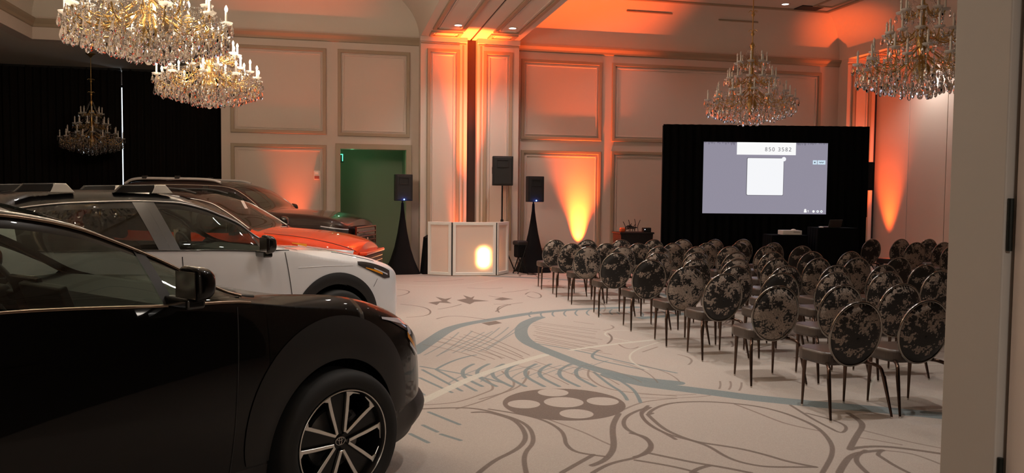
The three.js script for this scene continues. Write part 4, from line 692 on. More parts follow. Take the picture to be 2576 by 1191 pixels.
function buildCar(P) {
  const T = thing('car', P.label, 'car', P.at, P.turn * Math.PI / 180);
  const top = pch(P.top), edge0 = pch(P.edge), belt0 = pch(P.belt), zb0 = pch(P.zb), zg0 = pch(P.zg);
  const a = P.nose, tl = P.tail, R = P.round || 0.6, C = P.c || 0.42;
  const plan = x => { let e = clamp((x - (a - R)) / R, 0, 1), f = 1 - C * (1 - Math.sqrt(1 - e * e * 0.999)); e = clamp((tl + 0.6 - x) / 0.6, 0, 1); return f * (1 - 0.25 * (1 - Math.sqrt(1 - e * e * 0.999))); };
  const belt = belt0, edge = x => Math.max(edge0(x), belt(x) + 0.004), W = x => P.W * plan(x), zb = x => zb0(x) * plan(x), zg = x => zg0(x) * plan(x);
  const bot = x => { let y = P.bot; const nx = clamp((x - (a - 0.35)) / 0.35, 0, 1); y += 0.06 * nx * nx; for (const xc of [0, -P.wb]) { const q = P.Ra * P.Ra - (x - xc) ** 2; if (q > 0) y = Math.max(y, P.r + Math.sqrt(q) * P.archY); } return y; };
  const zSide = (x, y) => { const t = clamp((y - 0.2) / (belt(x) - 0.2), 0, 1); return t < 0.5 ? W(x) - 0.06 * (1 - 2 * t) ** 2 : W(x) - (W(x) - zb(x)) * (2 * t - 1) ** 2.2; };
  const zAt = (x, y) => { const b = belt(x), e = edge(x), tp = Math.max(top(x), e + 0.002); if (y <= b) return zSide(x, y); if (y <= e) { const u = (y - b) / (e - b); return lerp(zb(x), zg(x), u) + 0.012 * Math.sin(Math.PI * u); } const u = Math.asin(clamp((y - e) / (tp - e), 0, 1)) / (Math.PI / 2); return zg(x) * (1 - u); };
  let xs = []; for (let i = 0; i <= 110; i++) xs.push(lerp(tl, a, i / 110)); for (let i = 0; i <= 30; i++) xs.push(a - 0.3 * Math.pow(i / 30, 2));
  for (const xc of [0, -P.wb]) for (let i = 0; i <= 36; i++) xs.push(xc - P.Ra * Math.cos(i / 36 * Math.PI));
  xs.push(P.wsTop, P.wsBase, P.rearTop, P.rearBase, P.glassRear); xs.sort((p, q) => p - q); xs = xs.filter((x, i) => !i || x - xs[i - 1] > 1e-4);
  const NL = 12, NB = 6, NC = 10, NJ = NL + NB + NC, pos = [], cls = {}, put = (k, ...t) => { (cls[k] ||= []).push(...t); };
  const roofy = x => clamp((P.wsTop - 0.02 - x) / 0.3, 0, 1) * clamp((x - P.rearTop) / 0.3, 0, 1);
  const rowsOf = x => { const r = [], b = belt(x), e = edge(x), y0 = Math.min(bot(x), b - 0.02), tp = top(x); for (let j = 0; j <= NL; j++) { const y = lerp(y0, b, j / NL); r.push([zSide(x, y), y]); } for (let j = 1; j <= NB; j++) { const u = j / NB; r.push([lerp(zb(x), zg(x), u) + 0.012 * Math.sin(Math.PI * u), lerp(b, e, u)]); } for (let j = 1; j <= NC; j++) { const u = j / NC; r.push([zg(x) * (1 - u), e + (tp - e) * lerp(Math.sin(u * Math.PI / 2), 1 - (1 - u) ** 7, roofy(x))]); } return r; };
  const S = xs.length, rows = xs.map(rowsOf);
  for (const s of [1, -1]) for (let i = 0; i < S; i++) for (let j = 0; j <= NJ; j++) pos.push(xs[i], rows[i][j][1], s * rows[i][j][0]);
  const id = (s, i, j) => s * S * (NJ + 1) + i * (NJ + 1) + j;
  for (let s = 0; s < 2; s++) for (let i = 0; i < S - 1; i++) for (let j = 0; j < NJ; j++) {
    const x = (xs[i] + xs[i + 1]) / 2, gap = edge(x) - belt(x); let k = 'body';
    if (j < NL) { if (j < P.clad) k = 'cladding'; }
    else if (j < NL + NB) { const q = j - NL; if (gap > 0.06 && x > P.glassRear && x < P.wsBase) k = q < NB - 1 ? (x > P.pillarB ? 'front_window' : 'rear_door_window') + s : 'roof'; else if (x <= P.glassRear && x > P.rearBase) k = 'body'; }
    else { const q = j - NL - NB; if (x > P.wsTop && x < P.wsBase) k = q >= 1 ? 'windshield' : 'roof'; else if (x >= P.wsBase) k = 'hood'; else if (x > P.rearTop) k = 'roof'; else if (x > P.rearBase) k = q >= 2 ? 'rear_window' : 'body'; }
    const A = id(s, i, j), B = id(s, i + 1, j), Cc = id(s, i + 1, j + 1), D = id(s, i, j + 1);
    s === 0 ? put(k, A, B, Cc, A, Cc, D) : put(k, A, Cc, B, A, D, Cc);
  }
  for (const [i, sg] of [[0, -1], [S - 1, 1]]) { const n = pos.length / 3; pos.push(xs[i] + sg * 0.012, (rows[i][0][1] + rows[i][NJ][1]) / 2, 0); for (let s = 0; s < 2; s++) for (let j = 0; j < NJ; j++) { const p = id(s, i, j), q = id(s, i, j + 1), f = (sg > 0) === (s === 0); put('body', ...(f ? [n, q, p] : [n, p, q])); } const p = id(0, i, 0), q = id(1, i, 0); put('body', ...(sg > 0 ? [n, p, q] : [n, q, p])); }
  const full = new THREE.BufferGeometry(); full.setAttribute('position', new THREE.Float32BufferAttribute(pos, 3)); full.setIndex(Object.values(cls).flat()); 
  const welded = mergeVertices(full, 1e-4); welded.computeVertexNormals();
  // carry the smooth normals of the whole skin over to the separate panels
  const key = (x, y, z) => `${Math.round(x * 5000)},${Math.round(y * 5000)},${Math.round(z * 5000)}`, nm = new Map(), wp = welded.attributes.position, wn = welded.attributes.normal;
  for (let i = 0; i < wp.count; i++) nm.set(key(wp.getX(i), wp.getY(i), wp.getZ(i)), [wn.getX(i), wn.getY(i), wn.getZ(i)]);
  const panel = list => { const map = new Map(), p = [], n = [], idx = []; for (const v of list) { if (!map.has(v)) { map.set(v, p.length / 3); const [x, y, z] = [pos[3 * v], pos[3 * v + 1], pos[3 * v + 2]]; p.push(x, y, z); n.push(...(nm.get(key(x, y, z)) || [0, 1, 0])); } idx.push(map.get(v)); } const g = new THREE.BufferGeometry(); g.setAttribute('position', new THREE.Float32BufferAttribute(p, 3)); g.setAttribute('normal', new THREE.Float32BufferAttribute(n, 3)); g.setIndex(idx); return g; };
  const look = { body: P.paint, cladding: P.cladMat || cladMat, hood: P.paint, roof: P.roofPaint || P.paint, windshield: P.wsGlass || glassMat, rear_window: glassDark };
  for (const [k, list] of Object.entries(cls)) part(k.replace(/[01]$/, ''), panel(list), look[k] || (k.startsWith('front') ? P.sideGlass || glassMat : P.rearGlass || glassDark), T);
  // patches that hug the skin: lower and upper line given over x
  const patch = (name, x0, x1, lo, hi, m, o = 0.004, parent = T, nx = 16, ny = 4, sides = [1]) => { for (const s of sides) { const p = [], idx = []; for (let i = 0; i <= nx; i++) for (let j = 0; j <= ny; j++) { const x = lerp(x0, x1, i / nx), y = lerp(lo(x), hi(x), j / ny); p.push(x, y, s * (zAt(x, y) + o)); } for (let i = 0; i < nx; i++) for (let j = 0; j < ny; j++) { const A = i * (ny + 1) + j, B = A + ny + 1; s > 0 ? idx.push(A, B, B + 1, A, B + 1, A + 1) : idx.push(A, B + 1, B, A, A + 1, B + 1); } const g = new THREE.BufferGeometry(); g.setAttribute('position', new THREE.Float32BufferAttribute(p, 3)); g.setIndex(idx); g.computeVertexNormals(); part(name, g, m, parent); } };
  const slant = (name, xa, ya, xb, yb, w, m, o = 0.005, sides = [1, -1]) => { for (const s of sides) { const p = [], idx = [], n = 14; for (let i = 0; i <= n; i++) { const u = i / n, x = lerp(xa, xb, u), y = lerp(ya, yb, u); for (const e of [-w / 2, w / 2]) p.push(x + e, y, s * (zAt(x + e, y) + o)); } for (let i = 0; i < n; i++) { const A = 2 * i; s > 0 === (yb > ya) ? idx.push(A, A + 1, A + 3, A, A + 3, A + 2) : idx.push(A, A + 3, A + 1, A, A + 2, A + 3); } const g = new THREE.BufferGeometry(); g.setAttribute('position', new THREE.Float32BufferAttribute(p, 3)); g.setIndex(idx); g.computeVertexNormals(); part(name, g, m, T); } };
  const line = (name, fy, x0, x1, r, m, o = 0.003, sides = [1, -1], n = 40) => { for (const s of sides) { const q = []; for (let i = 0; i <= n; i++) { const x = lerp(x0, x1, i / n), y = fy(x); q.push(V(x, y, s * (zAt(x, y) + o))); } part(name, tube(q, r, n, 6), m, T); } };
  const arc = (name, xc, r0, r1, a0, a1, m, o = 0.01, sides = [1, -1]) => { for (const s of sides) { const p = [], idx = [], n = 40, k = 5; for (let i = 0; i <= n; i++) for (let j = 0; j <= k; j++) { const t = lerp(a0, a1, i / n), rO = typeof r1 === 'function' ? r1(t) : r1, ro = lerp(r0, rO, j / k), x = xc + Math.cos(t) * ro, y = P.r + Math.sin(t) * ro; p.push(x, y, s * (zAt(x, y) + o * Math.sin(Math.PI * clamp(0.12 + 0.8 * j / k, 0, 1)) + 0.002)); } for (let i = 0; i < n; i++) for (let j = 0; j < k; j++) { const A = i * (k + 1) + j, B = A + k + 1; s < 0 ? idx.push(A, B, B + 1, A, B + 1, A + 1) : idx.push(A, B + 1, B, A, A + 1, B + 1); } const g = new THREE.BufferGeometry(); g.setAttribute('position', new THREE.Float32BufferAttribute(p, 3)); g.setIndex(idx); g.computeVertexNormals(); part(name, g, m, T); } };
  // wheels and wells
  for (const xc of [0, -P.wb]) {
    part('wheel_well', new THREE.CylinderGeometry(P.Ra - 0.004, P.Ra - 0.004, P.W * 2 - 0.16, 36, 1, true, 0, Math.PI * 2).rotateX(Math.PI / 2).translate(xc, P.r, 0), P.wellMat ||= (() => { const m = cladMat.clone(); m.side = THREE.DoubleSide; return m; })(), T);
    for (const s of [1, -1]) { const w = P.wheel(); w.position.set(xc, P.r, s * (P.W - 0.045)); w.rotation.y = (s > 0 ? 0 : Math.PI) + (xc === 0 ? (P.steer || 0) : 0); T.add(w); }
  }
  part('underbody', bx(tl + 0.4, a - 0.3, P.bot + 0.04, P.bot + 0.1, -P.W + 0.2, P.W - 0.2), cabinMat, T);
  // cabin
  const cw = zb0(P.wsTop) - 0.05, bh = belt(P.wsTop) - 0.03, cb = P.wsBase - 0.05;
  part('door_lining', merged([bx(P.rearTop, cb - 0.1, 0.4, bh, -cw, -cw + 0.03), bx(P.rearTop, cb - 0.1, 0.4, bh, cw - 0.03, cw), bx(P.rearTop, cb - 0.1, 0.42, 0.46, -cw, cw), bx(P.rearTop - 0.03, P.rearTop, 0.4, bh, -cw, cw)]), cabinMat, T);
  { const s = new THREE.Shape([[cb, 0.6], [cb, bh - 0.02], [cb - 0.15, bh + 0.0], [cb - 0.42, bh - 0.03], [cb - 0.5, bh - 0.1], [cb - 0.42, 0.6]].map(p => new THREE.Vector2(...p))); part('dashboard', new THREE.ExtrudeGeometry(s, { depth: 2 * cw - 0.1, bevelEnabled: true, bevelThickness: 0.02, bevelSize: 0.015, bevelSegments: 2 }).translate(0, 0, -cw + 0.05), cabinMat, T); }
  { const n = 20, p = [], idx = []; for (let i = 0; i <= n; i++) { const x = lerp(P.rearTop, P.wsTop, i / n); for (let k = 0; k <= 8; k++) { const u = k / 8 * 2 - 1; p.push(x, edge(x) + (top(x) - edge(x)) * Math.cos(u * Math.PI / 2) - 0.035, u * (zg(x) - 0.01)); } } for (let i = 0; i < n; i++) for (let k = 0; k < 8; k++) { const A = i * 9 + k, B = A + 9; idx.push(A, B, B + 1, A, B + 1, A + 1); } const g = new THREE.BufferGeometry(); g.setAttribute('position', new THREE.Float32BufferAttribute(p, 3)); g.setIndex(idx); g.computeVertexNormals(); const m = cabinMat.clone(); m.side = THREE.DoubleSide; part('headliner', g, m, T); }
  const seat = (x, z, m) => { const g = subgroup('seat', T); part('cushion', rbx(x - 0.25, x + 0.27, 0.5, 0.68, z - 0.25, z + 0.25, 0.06, 4), m, g); part('backrest', rbx(-0.07, 0.07, 0, 0.62, -0.25, 0.25, 0.06, 4).rotateZ(0.22).translate(x - 0.25, 0.62, z), m, g); part('headrest', rbx(-0.05, 0.05, 0, 0.2, -0.14, 0.14, 0.045, 4).rotateZ(0.15).translate(x - 0.42, bh + 0.14, z), m, g); };
  seat(P.seatX, 0.36, P.seatMat || seatCloth); seat(P.seatX, -0.36, P.seatMat || seatCloth); part('rear_bench', merged([rbx(P.seatX - 1.15, P.seatX - 0.6, 0.5, 0.68, -0.6, 0.6, 0.06, 3), rbx(-0.08, 0.08, 0, 0.66, -0.6, 0.6, 0.06, 3).rotateZ(0.25).translate(P.seatX - 1.12, 0.6, 0)]), P.seatMat || seatCloth, T);
  part('steering_wheel', merged([new THREE.TorusGeometry(0.18, 0.015, 8, 36), rbx(-0.16, 0.16, -0.025, 0.025, -0.015, 0.015, 0.01), rbx(-0.06, 0.06, -0.06, 0.05, -0.02, 0.03, 0.02)]).rotateY(-Math.PI / 2).rotateZ(0.4).translate(cb - 0.62, bh - 0.03, -0.36), seatCloth, T);
  // mirrors
  for (const s of [1, -1]) {
    const [mx, my] = P.mirror, z = zAt(mx, my - 0.06);
    const sh = new THREE.SphereGeometry(1, 24, 16); const p = sh.attributes.position; for (let i = 0; i < p.count; i++) { const f = v => Math.sign(v) * Math.pow(Math.abs(v), 0.6); p.setXYZ(i, f(p.getX(i)) * (p.getX(i) > 0 ? 0.07 : 0.04), f(p.getY(i)) * P.mirrorH * (1 - 0.25 * p.getX(i)), f(p.getZ(i)) * 0.085); } sh.computeVertexNormals();
    const m = part('mirror', sh.translate(mx, my + 0.02, s * (z + 0.15)), P.mirrorMat || P.paint, T); part('mirror_glass', bx(mx - 0.048, mx - 0.043, my + 0.02 - P.mirrorH * 0.75, my + 0.02 + P.mirrorH * 0.75, s * (z + 0.09), s * (z + 0.23)), M.chrome, m); part('mirror_stalk', merged([rbx(mx - 0.045, mx + 0.045, my - P.mirrorH - 0.015, my - P.mirrorH * 0.5, Math.min(s * (z - 0.02), s * (z + 0.17)), Math.max(s * (z - 0.02), s * (z + 0.17)), 0.015, 3)]), trimBlack, m);
  }
  P.details({ T, patch, slant, line, arc, zAt, belt, edge, top, zg, zb, W });
  return T;
}
// wheels: tyre and rim turn about z, outer face to +z
const tyreGeo = (r, w, rr_) => { const k = [[rr_, -w / 2 + 0.02], [rr_ + 0.015, -w / 2], [r - 0.03, -w / 2], [r - 0.008, -w / 2 + 0.02], [r, -w / 2 + 0.05], [r, w / 2 - 0.05], [r - 0.008, w / 2 - 0.02], [r - 0.03, w / 2 + 0.002], [rr_ + 0.03, w / 2 + 0.004], [rr_ + 0.008, w / 2 - 0.006], [rr_, w / 2 - 0.02]]; return lathe(k, 64).rotateX(Math.PI / 2); };
function wheelGroup(r, rimR, w, style) {
  return () => {
    const g = new THREE.Group(); g.name = 'wheel';
    part('tyre', tyreGeo(r, w, rimR), tyreMat, g);
    part('rim_barrel', lathe([[rimR - 0.005, -w / 2 + 0.02], [rimR - 0.03, -w / 2 + 0.05], [rimR - 0.03, w / 2 - 0.05], [rimR - 0.008, w / 2 - 0.018], [rimR + 0.004, w / 2 - 0.012]], 48).rotateX(Math.PI / 2), (() => { const m = rimDark.clone(); m.side = THREE.DoubleSide; return m; })(), g);
    part('brake_disc', new THREE.CylinderGeometry(0.16, 0.16, 0.03, 36).rotateX(Math.PI / 2).translate(0, 0, -0.01), mat(0.18, 0.17, 0.16, 0.4, 0.9), g);
    part('caliper', new THREE.TorusGeometry(0.15, 0.03, 8, 14, 0.9).rotateZ(-0.1).translate(0, 0, 0.0), mat(0.4, 0.38, 0.36, 0.4, 0.8), g);
    const z = w / 2 - 0.03, n = 5;
    for (let k = 0; k < n; k++) {
      const a0 = style.phase + k * 2 * Math.PI / n, sp = subgroupMesh(style, rimR, z, a0); sp.forEach(([nm, geo, m]) => part(nm, geo, m, g));
    }
    part('rim_lip', new THREE.TorusGeometry(rimR - 0.006, 0.0045, 8, 72).translate(0, 0, w / 2 - 0.012), rimBright, g);
    part('hub_cap', lathe([[0, z - 0.02], [0.036, z - 0.022], [0.038, z - 0.03], [0.045, z - 0.06]], 24).rotateX(Math.PI / 2).translate(0, 0, 0), rimDark, g);
    const el = (rx, ry, dy) => { const p = []; for (let i = 0; i < 20; i++) { const t = i / 20 * Math.PI * 2; p.push(V(Math.cos(t) * rx, Math.sin(t) * ry + dy, z - 0.018)); } return tube(p, 0.0022, 30, 5, true); };
    part('hub_emblem', merged([el(0.03, 0.021, 0), el(0.008, 0.019, 0), el(0.019, 0.0075, 0.01)]), rimBright, g);
    return g;
  };
}
function subgroupMesh(style, R, z, a) {                            // one double spoke: bright machined edges either side of a dark well
  const rot = g => g.rotateZ(a), out = [], hub = 0.05, half = 0.24, tip = R - 0.012;
  const P2 = (r, t) => new THREE.Vector2(Math.cos(t) * r, Math.sin(t) * r);
  const solid = (pts, zz, d, bev = 0.003) => new THREE.ExtrudeGeometry(new THREE.Shape(pts), { depth: d, bevelEnabled: true, bevelThickness: bev, bevelSize: bev, bevelSegments: 1 }).translate(0, 0, zz);
  const edgeBar = s => { const t0 = s * 0.5, t1 = s * half, w0 = 0.011 / hub, w1 = 0.013 / tip; const p = [P2(hub, t0 - s * w0 * 0.6), P2(hub, t0 + s * w0 * 0.6)]; for (const q of [0.25, 0.5, 0.75, 0.9]) p.push(P2(lerp(hub, tip, q), lerp(t0, t1, Math.pow(q, 0.35)) + s * lerp(w0, w1, Math.pow(q, 0.35)) * 0.6)); p.push(P2(tip - 0.03, t1 + s * 0.05), P2(tip - 0.014, t1 + s * 0.13), P2(tip - 0.008, t1 + s * 0.3), P2(tip, t1 + s * 0.34), P2(tip, t1 - s * w1)); for (const q of [0.9, 0.75, 0.5, 0.25]) p.push(P2(lerp(hub, tip, q), lerp(t0, t1, Math.pow(q, 0.35)) - s * lerp(w0, w1, Math.pow(q, 0.35)) * 0.6)); return s > 0 ? p : p.reverse(); };
  out.push(['spoke', rot(merged([solid(edgeBar(1), z - 0.02, 0.014, 0.002), solid(edgeBar(-1), z - 0.02, 0.014, 0.002)])), style.bright ? rimBright : rimDark]);
  const well = [P2(hub * 0.7, -0.5), ...[0.3, 0.6, 0.9].map(q => P2(lerp(hub, tip, q), -lerp(0.5, half, Math.pow(q, 0.35)))), P2(tip, -half), P2(tip, half), ...[0.9, 0.6, 0.3].map(q => P2(lerp(hub, tip, q), lerp(0.5, half, Math.pow(q, 0.35)))), P2(hub * 0.7, 0.5)];
  out.push(['spoke_inset', rot(solid(well, z - 0.05, 0.022, 0.002)), rimDark]);
  return out;
}
const turnDeg = d => d * Math.PI / 180;
// front axle places from the wheel's outer face: world point minus half a width along the car's right
const carAt = (x, z, deg, W) => { const a = turnDeg(deg); return [x - Math.sin(a) * W, 0, z - Math.cos(a) * W]; };

// --- black crossover in front
{
  const pt = paint(0.003, 0.0026, 0.0024, 0.3); pt.clearcoat = 0.6; pt.specularIntensity = 0.15;
  buildCar({
    label: 'glossy black crossover car nearest the camera with two-tone alloy wheel', at: carAt(0.01, -4.2, 42, 0.93), turn: 42, W: 0.93, r: 0.37, Ra: 0.425, archY: 1.0, wb: 2.85, nose: 0.95, tail: -3.75, bot: 0.2, round: 0.75, c: 0.45, clad: 2,
    top: [[0.95, 0.7], [0.9, 0.79], [0.8, 0.865], [0.65, 0.93], [0.47, 0.99], [0.28, 1.04], [0.08, 1.075], [-0.26, 1.1], [-0.36, 1.12], [-0.47, 1.21], [-0.64, 1.305], [-0.8, 1.395], [-1.0, 1.5], [-1.2, 1.585], [-1.4, 1.632], [-1.8, 1.655], [-2.4, 1.64], [-2.9, 1.57], [-3.2, 1.46], [-3.5, 1.2], [-3.7, 1.05], [-3.75, 0.95]],
    edge: [[0.95, 0.66], [0.85, 0.79], [0.65, 0.915], [0.47, 0.998], [0.28, 1.065], [0.08, 1.112], [-0.26, 1.148], [-0.4, 1.158], [-0.54, 1.19], [-0.7, 1.275], [-0.85, 1.36], [-1.04, 1.45], [-1.2, 1.515], [-1.34, 1.55], [-1.49, 1.572], [-2.0, 1.58], [-2.5, 1.535], [-3.0, 1.4], [-3.4, 1.2], [-3.75, 0.9]],
    belt: [[0.95, 0.62], [0.85, 0.74], [0.65, 0.86], [0.47, 0.93], [0.28, 0.985], [0.08, 1.035], [-0.26, 1.09], [-0.45, 1.125], [-0.6, 1.147], [-0.89, 1.162], [-1.56, 1.206], [-2.4, 1.22], [-3.0, 1.22], [-3.75, 0.88]],
    zb: [[0.95, 0.9], [0.2, 0.89], [-0.5, 0.89], [-2.5, 0.88], [-3.75, 0.85]], zg: [[0.95, 0.84], [0.2, 0.8], [-0.4, 0.77], [-1.0, 0.69], [-1.6, 0.63], [-2.6, 0.6], [-3.4, 0.62], [-3.75, 0.75]],
    wsTop: -1.4, wsBase: -0.38, rearTop: -2.95, rearBase: -3.5, glassRear: -2.95, pillarB: -1.78, seatX: -1.6, mirror: [-0.88, 1.25], mirrorH: 0.074, paint: pt, roofPaint: pt, steer: -0.1, cladMat: cladMat, wheel: wheelGroup(0.37, 0.277, 0.235, { bright: true, phase: 1.65 }),
    details: ({ T, patch, slant, line, arc, belt, edge, zAt }) => {
      const bronze = mat(0.3, 0.22, 0.16, 0.28, 1);
      line('window_trim', x => edge(x) - 0.012, -2.9, -0.5, 0.008, bronze, 0.004);
      line('belt_trim', x => belt(x) + 0.006, -2.9, -0.5, 0.007, bronze, 0.004);
      slant('pillar', -1.72, 1.21, -1.86, 1.57, 0.1, cladMat);
      slant('pillar', -0.91, 1.165, -0.95, 1.4, 0.05, cladMat);
      slant('door_gap', -0.64, 0.3, -0.58, 1.13, 0.006, M.dark, 0.002); slant('door_gap', -1.74, 0.28, -1.74, 1.19, 0.006, M.dark, 0.002);
      // big black wheel-arch cladding that reaches up to the headlamp
      arc('arch_cladding', 0, 0.425, t => 0.55 + 0.1 * Math.pow(Math.max(0, Math.sin(t)), 0.8), 0.1, Math.PI - 0.0, cladMat, 0.012); arc('arch_cladding', -2.85, 0.425, t => 0.48 + 0.1 * Math.max(0, Math.sin(t)), 0.0, Math.PI, cladMat, 0.012);
      patch('headlight', 0.42, 0.65, x => lerp(0.945, 0.84, (x - 0.42) / 0.23), x => lerp(0.955, 0.885, (x - 0.42) / 0.23), lampDark, 0.006, T, 14, 3, [1, -1]);
      patch('daytime_lamp', 0.36, 0.69, x => lerp(0.96, 0.87, (x - 0.36) / 0.33), x => lerp(0.972, 0.912, (x - 0.36) / 0.33), lampSilver, 0.009, T, 14, 2, [1, -1]);
      patch('lamp_pillar', 0.63, 0.68, x => 0.825, x => 0.88, lampSilver, 0.009, T, 4, 2, [1, -1]);
      patch('turn_lamp', 0.62, 0.72, x => lerp(0.815, 0.73, (x - 0.62) / 0.1), x => lerp(0.85, 0.76, (x - 0.62) / 0.1), amberLens, 0.01, T, 8, 2, [1, -1]);
      patch('fog_blade', 0.64, 0.76, x => lerp(0.765, 0.675, (x - 0.64) / 0.12), x => lerp(0.787, 0.695, (x - 0.64) / 0.12), lampSilver, 0.01, T, 8, 2, [1, -1]);
      for (const sd of [1, -1]) { const p = [], idx = [], nx = 26, ny = 7; for (let i = 0; i <= nx; i++) for (let j = 0; j <= ny; j++) { const x = lerp(0.5, 0.945, Math.sqrt(i / nx)), v = j / ny, y = lerp(0.22, 0.42, v) + 0.04 * (i / nx); p.push(x + 0.045 * Math.sin(Math.PI * v) * (i / nx), y, sd * (zAt(x, y) + 0.035 * Math.sin(Math.PI * v) * Math.min(1, i / 5))); } for (let i = 0; i < nx; i++) for (let j = 0; j < ny; j++) { const A = i * (ny + 1) + j, B = A + ny + 1; sd > 0 ? idx.push(A, B, B + 1, A, B + 1, A + 1) : idx.push(A, B + 1, B, A, A + 1, B + 1); } const g = new THREE.BufferGeometry(); g.setAttribute('position', new THREE.Float32BufferAttribute(p, 3)); g.setIndex(idx); g.computeVertexNormals(); part('front_lip', g, cladMat, T); }
      part('mud_flap', rbx(0.44, 0.47, 0.2, 0.5, 0.7, 0.86, 0.008), cladMat, T);
      patch('door_handle', -1.62, -1.42, () => 0.985, () => 1.015, pt, 0.02, T, 8, 2, [1, -1]);
      // centre screen and the pale ring on the console side, seen through the glass
      part('centre_screen', rbx(-0.012, 0.012, 0, 0.2, -0.15, 0.15, 0.008).rotateZ(0.25).translate(-1.06, 1.06, 0.0), mat(0.03, 0.03, 0.03, 0.15), T);
      part('console_panel', rbx(-0.02, 0.02, 0, 0.3, -0.2, 0.2, 0.01).rotateZ(0.35).translate(-1.02, 0.95, 0.2), mat(0.05, 0.05, 0.048, 0.4), T);
      part('ring_emblem', new THREE.TorusGeometry(0.042, 0.011, 8, 30, 5.2).rotateZ(2.1).translate(-1.4, 1.2, 0.3), M.white, T);
    }
  });
}
